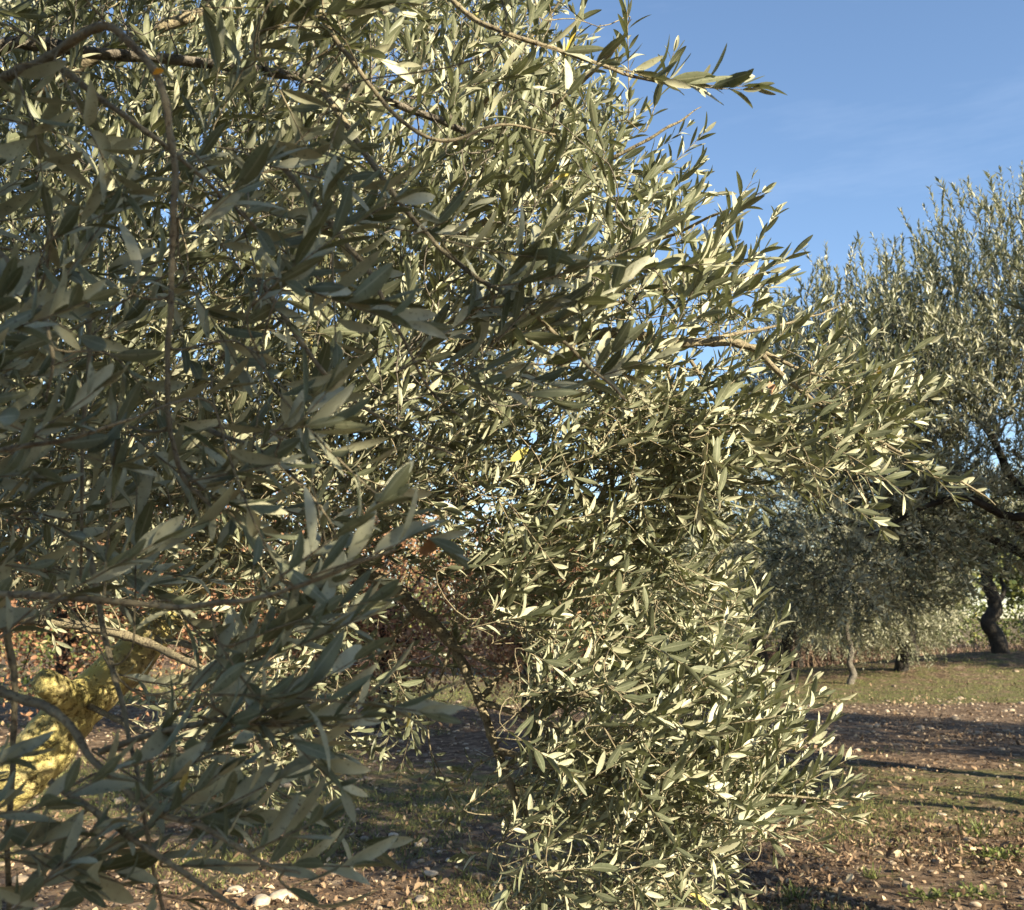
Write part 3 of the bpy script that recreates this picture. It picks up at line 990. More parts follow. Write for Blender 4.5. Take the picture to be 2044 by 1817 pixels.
    fill([(-160, 1100), (650, 1100), (720, 1330), (640, 1450), (320, 1380), (280, 1210), (-160, 1190)], 110, (2.2, 3.2), -25, 50, (0.14, 0.26), 0.046)
    fill([(330, 1400), (640, 1380), (620, 1520), (420, 1600), (340, 1560)], 40, (2.3, 2.9), -30, 45, (0.14, 0.24), 0.046)
    # above and left of the frame the crown goes on
    fill([(-800, -1000), (900, -1000), (1080, -170), (-800, -170)], 620, (1.0, 3.8), 60, 60, (0.16, 0.32), 0.055, gap=(0.022, 0.03))
    fill([(-900, -170), (-170, -170), (-170, 1700), (-900, 1700)], 330, (0.9, 3.4), 20, 80, (0.16, 0.32), 0.055, gap=(0.022, 0.03))
    fill([(-160, -160), (1040, -160), (1180, 300), (1150, 700), (900, 900), (-160, 1050)], 520, (3.6, 5.0), up_right, 50, (0.18, 0.34), 0.05)
    # near, in the shade
    nd = lambda x, y: np.where(y < 500, 20, np.where(y < 1000, -8, 6)) + 0 * x
    nk = dict(dep=(-0.22, 0.22), gap=(0.021, 0.030))
    fill([(-120, 180), (300, 260), (640, 330), (900, 470), (880, 620), (600, 700), (-120, 620)], 20, (1.0, 1.4), nd, 55, (0.12, 0.22), 0.055, **nk)
    fill([(430, -60), (760, -60), (820, 150), (760, 330), (560, 330), (450, 200)], 15, (1.15, 1.5), -20, 60, (0.12, 0.22), 0.055, **nk)
    fill([(850, 430), (1200, 560), (1270, 760), (1160, 860), (900, 760)], 18, (1.25, 1.45), 15, 45, (0.12, 0.22), 0.06, **nk)
    fill([(-120, 600), (560, 640), (660, 820), (640, 1020), (-120, 1050)], 18, (0.95, 1.25), nd, 45, (0.12, 0.22), 0.055, **nk)
    fill([(-120, 1000), (620, 980), (720, 1130), (700, 1240), (-120, 1260)], 10, (0.95, 1.2), nd, 45, (0.12, 0.22), 0.055, **nk)
    fill([(300, 1260), (640, 1280), (640, 1420), (340, 1400)], 6, (0.95, 1.1), nd, 45, (0.12, 0.2), 0.055, **nk)
    fill([(250, 1580), (340, 1500), (600, 1420), (640, 1540), (560, 1640), (250, 1680)], 8, (0.92, 1.15), nd, 42, (0.12, 0.2), 0.055, **nk)
    fill([(-120, 1560), (60, 1640), (200, 1700), (-120, 1850)], 6, (0.92, 1.1), nd, 42, (0.12, 0.2), 0.055, **nk)
    fill([(-120, 1690), (560, 1660), (600, 1740), (440, 1810), (-120, 1900)], 6, (0.92, 1.15), -10, 45, (0.12, 0.2), 0.055, **nk)
    fill([(-120, 250), (560, 300), (860, 460), (700, 640), (660, 800), (640, 1000), (-120, 1000)], 40, (1.3, 1.85), nd, 55, (0.12, 0.24), 0.053, **nk)
    fill([(-120, 1000), (640, 1000), (700, 1240), (640, 1420), (330, 1420), (260, 1230), (-120, 1230)], 16, (1.25, 1.7), nd, 55, (0.12, 0.22), 0.053, **nk)
    # shoots that make the outline
    for q in [(1256, 210, 1252, 25, 2.05), (1200, 260, 1235, 110, 2.2), (1290, 260, 1345, 110, 2.1), (1110, 180, 1165, 10, 2.2), (1060, 120, 1100, -40, 2.2),
              (1320, 350, 1405, 270, 2.3), (1300, 420, 1395, 330, 2.3), (1350, 480, 1408, 360, 2.2), (1400, 470, 1520, 390, 2.1), (1440, 450, 1500, 365, 2.1),
              (1470, 570, 1595, 505, 2.1), (1480, 630, 1555, 565, 2.1), (1490, 520, 1550, 430, 2.2), (1560, 680, 1640, 615, 2.2), (1620, 740, 1690, 640, 2.2),
              (1700, 770, 1850, 690, 2.2), (1760, 810, 1850, 770, 2.3), (1730, 860, 1830, 880, 2.3), (1600, 800, 1700, 690, 2.2),
              (1420, 1130, 1500, 1030, 2.3), (1400, 1250, 1490, 1195, 2.3), (1400, 1190, 1475, 1130, 2.3), (1430, 1380, 1575, 1325, 2.1), (1590, 1500, 1660, 1445, 2.1),
              (1560, 1545, 1640, 1490, 2.1), (1600, 1605, 1725, 1595, 2.1), (1560, 1660, 1640, 1690, 2.1), (1350, 1745, 1425, 1790, 2.2), (1640, 970, 1745, 1045, 2.2),
              (1690, 940, 1760, 1060, 2.25), (1800, 925, 1945, 985, 2.2), (1760, 890, 1850, 940, 2.22), (1840, 925, 1900, 990, 2.2), (1700, 860, 1800, 830, 2.25), (1560, 960, 1640, 1010, 2.25),
              (1000, 1500, 890, 1570, 2.3), (960, 1600, 885, 1640, 2.3), (1010, 1680, 930, 1715, 2.25), (1060, 1760, 980, 1740, 2.25), (790, 1370, 745, 1490, 2.4),
              (720, 1400, 650, 1520, 2.4), (680, 1450, 760, 1510, 2.4), (860, 1500, 900, 1590, 2.4), (830, 1420, 800, 1540, 2.4), (1100, 1720, 1060, 1830, 2.2)]:
        sprig(*q)
    for q in [(1480, 1330, 1560, 1240, 2.2), (1470, 1290, 1520, 1180, 2.2), (1440, 1100, 1500, 1060, 2.3), (1540, 1440, 1640, 1390, 2.1), (1500, 1420, 1560, 1370, 2.1), (1610, 1560, 1690, 1520, 2.1), (1630, 1600, 1700, 1560, 2.1),
              (1580, 1600, 1640, 1530, 2.1), (1540, 1500, 1600, 1430, 2.1), (1520, 1680, 1600, 1650, 2.1), (1420, 1720, 1500, 1690, 2.15), (1380, 1790, 1440, 1740, 2.2), (1450, 1230, 1500, 1140, 2.3), (1570, 1640, 1630, 1600, 2.1)]:
        sprig(*q, leaf=0.046)
    for q in [(1250, 140, 1370, 172, 1.58), (1370, 172, 1480, 182, 1.61), (1180, 120, 1320, 165, 1.57), (1320, 165, 1500, 178, 1.61), (1000, 70, 1130, 110, 1.53), (1120, 200, 1190, 130, 1.4)]:
        sprig(*q, leaf=0.060, gap=0.030)
    for q in [(330, 780, 350, 930, 1.05), (560, 880, 650, 790, 0.98), (540, 860, 640, 850, 0.98), (380, 960, 560, 930, 1.04), (560, 1150, 760, 1010, 0.92), (620, 1150, 800, 1090, 0.92),
              (500, 1440, 700, 1330, 0.95), (540, 1440, 720, 1440, 0.96), (380, 1640, 560, 1560, 0.96), (500, 1700, 640, 1640, 0.95), (560, 1760, 640, 1830, 0.96), (100, 1200, 330, 1080, 0.98), (280, 1600, 420, 1500, 1.0),
              (60, 1620, 200, 1560, .9), (20, 900, 200, 780, .92), (100, 460, 70, 560, 1.05), (100, 480, 230, 420, 1.05), (1060, 620, 1180, 600, 1.36), (1180, 740, 1240, 690, 1.36), (820, 470, 930, 430, 1.38)]:
        sprig(*q, leaf=0.057, gap=0.026)
    # the boughs the photo shows bare: no shoots right in front of them
    c = np.concatenate(sh.c)
    rel = c - [0, 0, CAM_Z]
    dep = rel[:, 1] * CP + rel[:, 2] * SP
    qx = 1022 + rel[:, 0] / dep * F
    qy = 908.5 - (rel[:, 2] * CP - rel[:, 1] * SP) / dep * F
    keep = np.ones(len(c), bool)
    for line, wd, dmax, share in [([(1250, 662), (1420, 676), (1500, 690), (1560, 742), (1640, 810)], 60, 2.55, 0.92), ([(30, 1540), (170, 1405), (280, 1290)], 95, 3.3, 0.72),
                                  ([(0, 98), (200, 108), (400, 125)], 55, 2.0, 0.8), ([(100, 170), (215, 105), (330, 50), (440, 8)], 45, 2.3, 0.75),
                                  ([(40, 140), (180, 58), (300, 130), (352, 330), (340, 600), (336, 860)], 48, 1.09, 0.95), ([(330, 300), (352, 430), (340, 600), (330, 760)], 30, 2.0, 0.4),
                                  ([(790, 1180), (830, 1215), (900, 1290), (955, 1400)], 45, 2.6, 0.8)]:
        ln = catmull(np.array(line, float), 10)
        near_ = np.min(np.hypot(qx[:, None] - ln[None, :, 0], qy[:, None] - ln[None, :, 1]), 1) < wd
        keep &= ~(near_ & (dep < dmax) & (RNG.random(len(c)) < share))
    for nm in ('c', 'd', 'l', 'b', 'leaf', 'gap'):
        setattr(sh, nm, [np.concatenate(getattr(sh, nm))[keep]])
    built = dress(root, sk, geos, mats, sh, ROWS_FINE, M_LEAF, M_TWIG, kmax=20, wfac=0.110, names=names, yellow=0.0006)

    # a sawn-off stub on the lichen-covered limb, some ripe olives and a yellowed leaf
    limb = built[1]
    g = Geo()
    a, b = P(150, 1400, 3.08), P(85, 1360, 2.96)
    tubes(g, catmull([a, (a + b) / 2, b], 5), np.linspace(0.055, 0.04, 11)[None], 12, rough=0.12)
    g.build('branch_stub', M_LICHEN, limb)
    g = Geo()
    for x, y, d in [(1604, 1602, 2.1), (1240, 1180, 2.2), (1090, 1000, 2.3)]:
        g = Geo()
        c = P(x, y, d)
        z = np.linspace(-1, 1, 9)
        pts = c[None] + np.stack([0.002 * z, 0 * z, 0.009 * z], -1)
        tubes(g, pts, (0.0058 * np.sqrt(np.clip(1.02 - z ** 2, 0, 1)))[None], 10)
        o = g.build('olive_fruit', M_FRUIT, built[-10])
        o['label'] = 'small ripe black olive hanging from a twig'
    return root


main_tree()


# ------------------------------------------------------------------ other olive trees
def ellipsoid_points(n, c, r, shell=0.45):
    v = unit(RNG.normal(0, 1, (n, 3)))
    rad = RNG.uniform(shell ** 3, 1, n) ** (1 / 3)
    bump = 0.86 + 0.28 * vnoise(v * 1.0 + np.asarray(c), 2.2)
    return np.asarray(c) + v * (rad * bump)[:, None] * np.asarray(r), v


def olive_tree(base, label, trunk, limbs, balls, leaf=0.07, gap=0.024, length=(0.3, 0.55), rows=ROWS_FAR, bark=M_BARK, leaf_mat=M_LEAF_FAR,
               up=0.35, droop=0.25, group=None, cols=2, trunk_r=(0.2, 0.1), limb_r=(0.08, 0.012), wfac=0.125, fork=None, kmax=26, cat='tree'):
    base = np.array([base[0], base[1], float(ground_z(base[0], base[1]))])
    root = empty('olive_tree', tuple(base), label, cat, group)
    sk, geos, mats, names = Skeleton(), [], [], []

    def add(pts, r0, r1, name, sides, rough, t0):
        q = catmull(np.asarray(pts, float) + base, 7)
        s = np.linspace(0, 1, len(q))
        q = q + (np.stack([vnoise(q + 3 * k, 2.2) - 0.5 for k in range(3)], -1)) * 0.22 * (np.sin(s * math.pi) * min(1, len(pts) / 3))[:, None] * (0.35 if name == 'trunk' else 1)
        r = r0 + (r1 - r0) * s ** 0.7
        g = Geo()
        tubes(g, q, r[None], sides, rough=rough)
        sk.add(q, r, len(geos), t0)
        geos.append(g)
        mats.append(bark)
        names.append(name)

    for tr in trunk:
        flare = trunk_r[0]
        add([tuple(np.array(tr[0]) - [0, 0, 0.15])] + list(tr), flare * 1.25, trunk_r[1], 'trunk', 14, 0.22, 0.9)
    for lb in limbs:
        add(lb, limb_r[0], limb_r[1], 'limb', 8, 0.12, 0.2)
    sh = Shoots()
    for n, c, r, dirup in balls:
        p, v = ellipsoid_points(n, np.asarray(c) + base, r)
        d = v * 0.55 + np.array([0, 0, dirup]) + RNG.normal(0, 0.35, (n, 3))
        L = RNG.uniform(*length, n)
        bend = np.stack([RNG.normal(0, .1, n), RNG.normal(0, .1, n), RNG.normal(-droop if dirup < 0.3 else 0.05, .1, n)], -1)
        sh.add(p, d, L, bend, np.clip(RNG.normal(leaf, leaf * .15, n), leaf * .6, leaf * 1.4), RNG.uniform(gap * .85, gap * 1.2, n))
    dress(root, sk, geos, mats, sh, rows, leaf_mat, M_TWIG, kmax=kmax, wfac=wfac, cols=cols, sides=3, up=up, thick=2.2, names=names, yellow=0.0)
    return root


def tree_copy(src, loc, rot, scale, label, group):
    r = src.copy()
    COL.objects.link(r)
    r.location = (loc[0], loc[1], float(ground_z(*loc)))
    r.rotation_euler = (0, 0, rot)
    r.scale = (scale,) * 3
    r['label'] = label
    r['group'] = group
    for ch in src.children:
        c = ch.copy()
        COL.objects.link(c)
        c.parent = r
        for q in ch.children:
            e = q.copy()
            COL.objects.link(e)
            e.parent = c
    return r


GR = 'olive trees of the grove'
# the big one at the right edge
olive_tree((6.35, 9.5), 'tall olive tree at the right edge whose bright upright shoots stand against the blue sky', 
           [[(0, 0, 0), (-0.1, 0, 0.6), (-0.05, 0.05, 1.2)]],
           [[(-0.05, 0.05, 1.1), (-0.7, -0.5, 2.0), (-1.6, -0.8, 2.5), (-2.5, -0.9, 2.6), (-3.3, -0.9, 2.3)],
            [(-0.05, 0.05, 1.1), (-0.9, -0.1, 2.2), (-1.8, -0.3, 3.3), (-2.4, -0.3, 4.2)],
            [(-0.05, 0.05, 1.1), (-0.3, 0.1, 2.4), (-0.7, 0.1, 3.7), (-0.9, 0, 5.0)],
            [(-0.05, 0.05, 1.1), (0.5, 0.3, 2.4), (0.9, 0.4, 3.8), (0.9, 0.2, 5.1)],
            [(-0.05, 0.05, 1.1), (-0.6, 0.8, 2.2), (-1.3, 1.5, 3.2), (-1.9, 1.8, 4.0)],
            [(-0.05, 0.05, 1.1), (0.9, -0.6, 2.0), (1.7, -1.0, 2.9), (2.2, -1.0, 3.6)],
            [(-0.05, 0.05, 1.1), (-0.3, -0.9, 2.0), (-0.7, -1.7, 2.8), (-1.1, -2.0, 3.4)],
            [(-0.05, 0.05, 1.1), (-0.8, 0.5, 2.1), (-1.7, 0.8, 2.5), (-2.9, 0.9, 2.6)]],
           [(2500, (-1.2, 0, 3.55), (2.8, 2.5, 1.5), 0.45), (420, (-3.15, -0.3, 2.4), (1.25, 1.5, 0.85), -0.05), (1150, (-0.6, 0, 4.8), (2.2, 2.0, 1.15), 1.3), (950, (-2.85, 0, 3.85), (1.35, 1.4, 1.2), 1.1),
            (200, (-3.0, 0.4, 2.05), (1.0, 1.2, 0.6), -0.25)],
           leaf=0.068, gap=0.025, bark=M_DARKBARK, group=GR, rows=ROWS_FAR, limb_r=(0.10, 0.012), length=(0.24, 0.46), cols=3, droop=0.08)

# trees farther down the rows
olive_tree((6.4, 24.5), 'far olive tree on two thin dark stems with sunlit feet, left of the slender sapling', 
           [[(-0.35, 0, 0), (-0.25, 0, 0.5), (-0.45, 0, 1.1), (-0.35, 0.1, 1.8)], [(0.35, 0.1, 0), (0.25, 0.1, 0.6), (0.4, 0.1, 1.2), (0.3, 0.1, 1.9)]],
           [[(-0.35, 0.1, 1.7), (-1.0, 0.2, 2.6), (-1.6, 0.2, 3.4)], [(-0.35, 0.1, 1.7), (-0.3, 0.5, 2.8), (-0.2, 0.6, 4.0)],
            [(0.3, 0.1, 1.8), (0.9, 0, 2.7), (1.5, 0, 3.4)], [(0.3, 0.1, 1.8), (0.6, -0.4, 2.8), (0.5, -0.5, 3.9)]],
           [(1900, (0.2, 0, 3.7), (3.4, 2.4, 2.0), 0.2), (400, (0.2, -0.4, 1.9), (2.4, 1.4, 0.9), -0.8)], leaf=0.095, gap=0.045, bark=M_DARKBARK, group=GR, trunk_r=(0.16, 0.10), kmax=14)
olive_tree((7.85, 23.4), 'slender young olive tree with a crooked pale stem and a drooping crown', 
           [[(0, 0, 0), (0.08, 0, 0.25), (0.0, 0, 0.5), (0.08, 0, 0.8), (0.0, 0, 1.2), (0.05, 0, 1.7)]],
           [[(0.05, 0, 1.6), (0.3, 0, 2.1), (0.7, 0, 2.4)], [(0.05, 0, 1.6), (-0.3, 0.1, 2.1), (-0.7, 0.1, 2.3)], [(0.05, 0, 1.6), (0.05, -0.2, 2.2), (0.1, -0.3, 2.8)]],
           [(420, (0, 0, 2.2), (1.4, 1.0, 1.0), -0.3), (60, (-0.1, 0, 1.1), (1.0, 0.7, 0.5), -1.2)], leaf=0.09, gap=0.042, bark=M_BARK, group=GR, trunk_r=(0.085, 0.05), limb_r=(0.03, 0.01), kmax=14)
bushy = olive_tree((9.6, 24.8), 'bushy pale grey-green olive tree in full sun between the sapling and the dark trunk', 
           [[(0, 0, 0), (0.1, 0, 0.5), (0.0, 0, 1.0)]],
           [[(0, 0, 0.9), (-0.7, 0, 1.8), (-1.2, 0, 2.8)], [(0, 0, 0.9), (0.7, 0, 1.8), (1.1, 0, 2.7)], [(0, 0, 0.9), (0, -0.5, 2.0), (0.1, -0.7, 3.2)], [(0, 0, 0.9), (0, 0.6, 2.0), (0.2, 0.9, 3.0)]],
           [(800, (0, 0, 2.5), (1.7, 1.7, 1.7), 0.3), (380, (-0.2, -0.6, 1.2), (1.5, 1.2, 0.85), -0.5)], leaf=0.095, gap=0.045, group=GR, kmax=14, bark=M_DARKBARK)
dark = olive_tree((12.6, 26.0), 'old olive tree with a thick crooked black trunk on a grassy mound', 
           [[(0.05, 0, 0), (0.02, 0, 0.35), (-0.22, 0, 0.75), (0.0, 0, 1.1), (-0.05, 0, 1.5), (-0.12, 0, 1.9), (-0.05, 0, 2.3)]],
           [[(0, 0, 1.2), (0.3, 0.05, 1.6), (0.42, 0.1, 2.2), (0.9, 0.1, 3.2)], [(-0.05, 0, 2.1), (-0.7, 0, 3.0), (-1.5, 0, 3.7)], [(-0.05, 0, 2.1), (0.0, -0.5, 3.0), (0.1, -0.8, 4.2)], [(-0.05, 0, 2.1), (-0.3, 0.6, 3.2), (-0.3, 1.0, 4.2)]],
           [(850, (0.2, 0, 3.5), (2.7, 2.2, 1.5), 0.3), (120, (1.6, -0.4, 1.9), (0.9, 0.9, 0.8), -0.7)], leaf=0.095, gap=0.045, bark=M_DARKBARK, group=GR, trunk_r=(0.2, 0.14), limb_r=(0.10, 0.02), kmax=14)
for x_, y_, sc_, rz_, lb_ in [(5.2, 31.5, 1.25, 1.1, 'distant olive tree behind the two thin dark stems'), (9.4, 33.0, 1.3, 2.3, 'distant olive tree behind the slender sapling'),
                              (13.0, 32.5, 1.25, 4.0, 'distant olive tree behind the bushy pale grey-green one'), (19.8, 33.5, 1.2, 5.0, 'distant olive tree behind the mound, at the right edge')]:
    tree_copy(bushy, (x_, y_), rz_, sc_, lb_, GR)
# neighbours outside the picture that throw its shadows
olive_tree((1.4, -3.35), 'wide olive tree behind the camera whose shade falls on the nearest branches',
           [[(0, 0, 0), (0.05, 0, 0.6), (0, 0.05, 1.2)]],
           [[(0, 0, 1.1), (-0.9, 0.2, 2.0), (-1.6, 0.2, 3.0)], [(0, 0, 1.1), (0.8, 0.1, 2.2), (1.5, 0.1, 3.2)], [(0, 0, 1.1), (0.1, 0.7, 2.2), (0.1, 1.4, 3.3)], [(0, 0, 1.1), (0, -0.7, 2.3), (0, -1.4, 3.2)]],
           [(4200, (0, 0, 3.2), (2.6, 2.5, 1.9), 0.4)], leaf=0.105, gap=0.036, group=GR, kmax=16)
shade = olive_tree((18.5, 21.0), 'olive tree beyond the right edge shading the mound of the black trunk',
           [[(0, 0, 0), (0.05, 0, 0.6), (0, 0.05, 1.3)]],
           [[(0, 0, 1.2), (-0.8, 0.2, 2.2), (-1.2, 0.2, 3.2)], [(0, 0, 1.2), (0.8, 0.1, 2.3), (1.2, 0.1, 3.4)], [(0, 0, 1.2), (0.1, 0.7, 2.4), (0.1, 1.1, 3.5)], [(0, 0, 1.2), (0, -0.7, 2.4), (0, -1.1, 3.4)]],
           [(1500, (0, 0, 3.75), (1.95, 1.95, 2.1), 0.4)], leaf=0.105, gap=0.036, group=GR, kmax=16)
shade.scale = (1.25, 1.25, 1.25)
olive_tree((9.2, 4.4), 'high-crowned olive tree beyond the right edge shading the lower half of the tall one',
           [[(0, 0, 0), (0.1, 0, 0.9), (0, 0.05, 2.2)]],
           [[(0, 0, 2.1), (-0.8, 0.2, 3.4), (-1.3, 0.2, 4.4)], [(0, 0, 2.1), (0.8, 0.1, 3.4), (1.3, 0.1, 4.4)], [(0, 0, 2.1), (0.1, 0.7, 3.4), (0.1, 1.2, 4.4)], [(0, 0, 2.1), (0, -0.7, 3.4), (0, -1.2, 4.4)]],
           [(1500, (0, 0, 4.65), (2.3, 2.3, 0.95), 0.4)], leaf=0.105, gap=0.036, group=GR, kmax=16)
tree_copy(shade, (4.05, 3.9), 1.9, 0.8, 'small olive tree beyond the right edge shading the ground at lower left', GR)
tree_copy(shade, (13.4, 7.6), 3.1, 1.15, 'olive tree beyond the right edge shading the bare strip of ground', GR)


# ------------------------------------------------------------------ broad-leaved trees and brush behind
def leafy_tree(name, base, h, spread, n, leaf, mat, bark, label, cat, group=None, trunk_r=0.12, crown0=0.25, rows=ROWS_MID, lean=0.0, tint=(0, 1), clumps=60, sag=0.0):
    base = np.array([base[0], base[1], float(ground_z(base[0], base[1]))])
    root = empty(name, tuple(base), label, cat, group)
    g = Geo()
    top = np.array([lean, 0, h * 0.9])
    tr = catmull([base - [0, 0, .1], base + top * 0.3 + [0.05 * h * .3, 0, 0], base + top * 0.62 + [-0.02 * h, 0, 0], base + top], 6)
    tubes(g, tr, np.linspace(trunk_r, trunk_r * .15, len(tr))[None], 9, rough=0.15)
    c, v = ellipsoid_points(clumps, base + [lean * .6, 0, h * (crown0 + (1 - crown0) / 2)], (spread, spread, h * (1 - crown0) / 2), 0.35)
    k = RNG.integers(int(len(tr) * .35), len(tr) - 1, clumps)
    A = tr[k]
    tt = np.linspace(0, 1, 6)[None, :, None]
    mid_ = (A + c) / 2 + [0, 0, 0.08 * h]
    cv = A[:, None] * (1 - tt) ** 2 + 2 * mid_[:, None] * tt * (1 - tt) + c[:, None] * tt ** 2
    tubes(g, cv, np.linspace(trunk_r * .3, 0.006, 6)[None] * np.ones((clumps, 1)), 4)
    g.build('trunk', bark, root)
    g = Geo()
    ci = RNG.integers(0, clumps, n)
    size = RNG.uniform(0.5, 1.2, clumps) * 0.24 * spread
    p = c[ci] + RNG.normal(0, 1, (n, 3)) * size[ci, None] * [1, 1, .8]
    d = unit(p - c[ci] + RNG.normal(0, 1.0, (n, 3)) * size[ci, None] + [0, 0, sag])
    L = np.clip(RNG.normal(leaf, leaf * .2, n), leaf * .5, leaf * 1.6)
    tn = np.clip(RNG.uniform(*tint, n) + (RNG.random(clumps)[ci] - 0.5) * 0.35, 0, 1)
    leaves(g, p, d, RNG.normal(0, 1, (n, 3)) + [0, 0, .6], L, L * 0.30, rows, tint=tn, cols=2, fold=0.2)
    g.build('crown', mat, root)
    return root


OAKS = [(-6.6, 14.6, 4.4, 1.7, 'russet oak, leftmost of the autumn trees seen through the leaves'), (-4.1, 13.6, 4.0, 1.6, 'orange-brown oak behind the yellow lichen-covered limb'),
        (-1.9, 15.0, 3.7, 1.5, 'rust-coloured oak seen through the gap in the middle of the olive branches'), (0.25, 16.6, 3.3, 1.35, 'low reddish oak, rightmost of the autumn trees')]
for x, y, h, s, lb in OAKS:
    leafy_tree('oak_tree', (x, y), h, s, 15000, 0.066, M_OAK, M_DARKBARK, lb, 'tree', 'autumn oaks beyond the olive tree', 0.12, 0.15, ROWS_MID, RNG.normal(0, .2))
GREENS = [(-9.5, 22, 5.2, 2.2), (2.6, 27.0, 3.4, 2.0), (4.6, 33, 4.2, 2.2)]
for k, (x, y, h, s) in enumerate(GREENS):
    leafy_tree('bush', (x, y), h, s, 5200, 0.14, M_GREENLEAF, M_DARKBARK,
               ['tall dark green bush far at the left behind the oaks', 'dusty green bush behind the low reddish oak', 'farther green bush right of the dusty one'][k], 'bush', None, 0.1, 0.04)
TL = [(-16, 52), (-5, 58), (3, 54), (8, 50), (12.5, 56), (17, 50), (20.6, 47), (22.2, 55), (25.5, 49), (29, 54), (33, 50)]
TLAB = ['first tree of the far wood from the left', 'second tree of the far wood from the left', 'third tree of the far wood from the left', 'fourth tree of the far wood from the left',
        'far tree behind the two thin dark stems', 'far tree behind the slender sapling', 'far tree with a pale stem behind the bushy grey-green olive tree', 'yellow-green far tree with a pale stem left of the black trunk',
        'far tree with a pale stem just left of the black trunk', 'far tree right of the black trunk', 'rightmost tree of the far wood']
for k, (x, y) in enumerate(TL):
    leafy_tree('woodland_tree', (x, y), RNG.uniform(6.5, 8.5), RNG.uniform(2.4, 3.2), 3600, 0.26, M_YELLOWLEAF if k == 7 else M_GREENLEAF, M_PALEBARK, TLAB[k], 'tree', 'trees of the far wood', 0.16, 0.22 if k > 5 else 0.1)


def brush():
    g = Geo()
    n = 9000
    x = RNG.uniform(-14, 34, n)
    y = RNG.uniform(33, 40, n) + 1.0 * np.sin(x * .4)
    h = 0.25 + 0.75 * fbm(np.stack([x, y, 0 * x], -1), 0.25, 3)
    base = np.stack([x, y, ground_z(x, y)], -1)
    d = unit(np.stack([RNG.normal(0, .4, n), RNG.normal(0, .4, n), np.ones(n)], -1))
    tt = np.linspace(0, 1, 4)[None, :, None]
    bend = RNG.normal(0, .25, (n, 1, 3))
    pts = base[:, None] + d[:, None] * tt * h[:, None, None] + bend * tt ** 2 * h[:, None, None]
    tubes(g, pts, np.linspace(0.012, 0.005, 4)[None] * np.ones((n, 1)), 3)
    k = 9000
    i = RNG.integers(0, n, k)
    t = RNG.uniform(.3, 1, k)
    p = base[i] + d[i] * (h[i] * t)[:, None] + bend[i, 0] * (h[i] * t ** 2)[:, None]
    leaves(g, p, unit(RNG.normal(0, 1, (k, 3))), RNG.normal(0, 1, (k, 3)), 0.12, 0.03, ROWS_FAR, cols=2)
    props(g.build('dry_brush', M_BRUSH), 'reddish brown dry brush along the far side of the grove', 'brush', None, 'stuff')

    g = Geo()
    n = 26000
    x = RNG.uniform(-34, 44, n)
    y = RNG.uniform(43.5, 48, n)
    top = 1.0 + 2.4 * fbm(np.stack([x, 0 * x, 0 * x], -1), 0.35, 3)
    z = ground_z(x, y) + top * RNG.random(n) ** 0.8
    L = RNG.uniform(0.12, 0.26, n)
    leaves(g, np.stack([x, y, z], -1), unit(RNG.normal(0, 1, (n, 3)) + [0, 0, .5]), RNG.normal(0, 1, (n, 3)), L, L * .3, ROWS_FAR, cols=2,
           tint=np.clip(RNG.beta(2, 2, n) + 0.5 * (fbm(np.stack([x, y, 0 * x], -1), 0.5, 2) - 0.5), 0, 1))
    props(g.build('undergrowth', M_GREENLEAF), 'dull green undergrowth along the foot of the far wood', 'undergrowth', None, 'stuff')


brush()


# ------------------------------------------------------------------ small things
def stones():
    spots = [(560, 1795, .09), (585, 1790, .07), (470, 1783, .06), (520, 1805, .07), (840, 1800, .06), (836, 1690, .05), (900, 1720, .045), (785, 1672, .05), (860, 1748, .06), (700, 1745, .05),
             (1910, 1574, .035), (1990, 1572, .045), (1845, 1537, .04), (2030, 1530, .04), (1700, 1640, .03), (1880, 1628, .04), (1760, 1690, .03), (1990, 1650, .03), (1820, 1710, .035), (1780, 1725, .03)]
    sh = ['broad flat', 'rounded', 'angular', 'long low', 'small chipped']
    by = ['at the bottom edge below the near leaves', 'in the shade left of the hanging branch', 'on the sunlit soil at lower right']
    for k, (px, py, r) in enumerate(spots):
        g = Geo()
        p = on_ground(px, py)
        rocks(g, (p + [0, 0, r * .22])[None], np.array([r * .8]), 0.45, np.array([RNG.uniform(.6, 1)]))
        o = g.build('stone', M_STONE, None, True, p)
        where = by[0] if py > 1780 else by[1] if px < 1000 else by[2]
        props(o, 'pale stone lying ' + where, 'stone', 'pale stones lying ' + where)


stones()


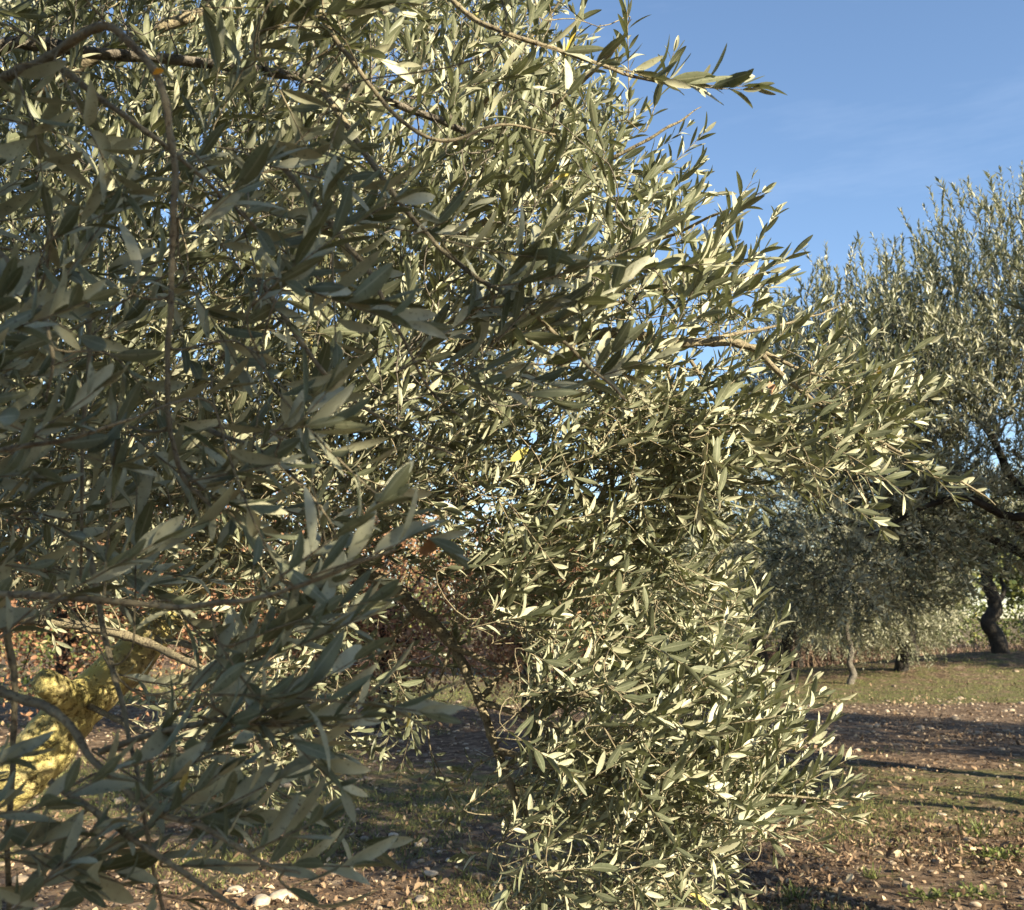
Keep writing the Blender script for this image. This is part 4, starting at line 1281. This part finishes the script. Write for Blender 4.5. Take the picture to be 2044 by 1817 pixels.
def fallen():
    g = [(1815, 1712, 'curled tan leaf lying in the thin band of shade on the ground'), (1937, 1706, 'pointed pale leaf lying just below the thin band of shade'),
         (1966, 1664, 'folded straw-coloured leaf above the thin band of shade'), (1690, 1772, 'broad golden leaf on the soil below the lowest twig'), (2006, 1762, 'lobed yellow leaf at the foot of the green weed clump'),
         (1965, 1806, 'upright straw-yellow leaf at the bottom edge under the weeds'), (1980, 1568, 'cream leaf on the grass near the right edge'), (1850, 1660, 'russet leaf lying beside a rounded stone')]
    for px, py, lb in g:
        q = Geo()
        p = on_ground(px, py) + [0, 0, 0.03]
        leaves(q, p[None], np.array([[RNG.normal(), RNG.normal(), 0.35]]), np.array([[0.3, -0.5, 1.0]]), 0.062, 0.023, ROWS_OAK, curl=np.array([0.3]), tint=np.array([0.35 if 'russet' in lb else 0.97]), cols=5)
        props(q.build('fallen_leaf', M_LITTER, None, True, p), lb, 'leaf')
    for px, py, d, a, L, mt, lb in [(835, 1110, 2.35, 40, 0.08, M_OAK, 'dry russet oak leaf caught among the olive twigs in the middle'),
                                    (1510, 778, 2.3, 5, 0.055, M_OAK, 'small orange-brown oak leaf caught under the long bare branch'),
                                    (304, 150, 1.04, 40, 0.013, M_ORANGE, 'tiny bright orange leaf beside the arching near branch')]:
        q = Geo()
        p = P(px, py, d)
        leaves(q, p[None], image_dir(np.array([a]), np.array([0.1])), np.array([[0.25, -1.0, 0.3]]), L, L * .33, ROWS_OAK, curl=np.array([0.15]), tint=np.array([0.62]), cols=5)
        props(q.build('autumn_leaf', mt, None, True, p), lb, 'leaf')
    for px, py, d, a, lb in [(1016, 922, 2.1, 30, 'yellow olive leaf turned to the camera in the middle of the tree')]:
        q = Geo()
        p = P(px, py, d)
        leaves(q, p[None], image_dir(np.array([a]), np.array([0.0])), np.array([[0.3, -1.0, 0.2]]), 0.052, 0.0095, ROWS_FINE, curl=np.array([0.1]), tint=np.array([0.9]))
        props(q.build('olive_leaf', M_YELLOWLEAF, None, True, p), lb, 'leaf')


fallen()


def weeds():
    for px, py, n, r, hh, lb in [(1990, 1712, 130, 0.24, 0.09, 'largest green weed clump, by the right edge below the thin band of shade'), (1955, 1672, 40, 0.1, 0.12, 'spiky green weed rising through the thin band of shade'),
                                 (1740, 1755, 36, 0.08, 0.08, 'small yellow-green tuft of weed on the soil left of the large clump'), (1950, 1790, 60, 0.13, 0.08, 'leafy green weed near the bottom right corner'),
                                 (1850, 1795, 60, 0.14, 0.08, 'leafy green weed at the bottom edge'), (1580, 1800, 36, 0.08, 0.10, 'narrow weed tuft at the bottom edge right of the olive leaves'), (1475, 1790, 36, 0.09, 0.09, 'weed tuft at the bottom edge beside the hanging olive leaves')]:
        p = on_ground(px, py)
        q = Geo()
        v = RNG.normal(0, 1, (n, 2)) * r * .5
        b = p + np.stack([v[:, 0], v[:, 1], RNG.uniform(0, hh * .5, n)], -1)
        spiky = 'spiky' in lb or 'narrow' in lb or 'tuft' in lb
        d = unit(np.stack([v[:, 0] * 4 + RNG.normal(0, .5, n), v[:, 1] * 4 + RNG.normal(0, .5, n), np.full(n, 1.3 if spiky else .7)], -1))
        L = RNG.uniform(.5, 1, n) * hh * (.85 if spiky else .5)
        leaves(q, b, d, RNG.normal(0, .5, (n, 3)) + [0, 0, 1], L, L * (.07 if spiky else .28), ROWS_MID, curl=RNG.normal(.3, .2, n))
        g0 = Geo()
        stem = np.stack([np.broadcast_to(p, (n, 3)), (b + p) / 2 + [0, 0, .01], b], 1)
        tubes(q, stem, 0.0012, 3)
        props(q.build('weed', M_WEED, None, True, p), lb, 'plant')


weeds()
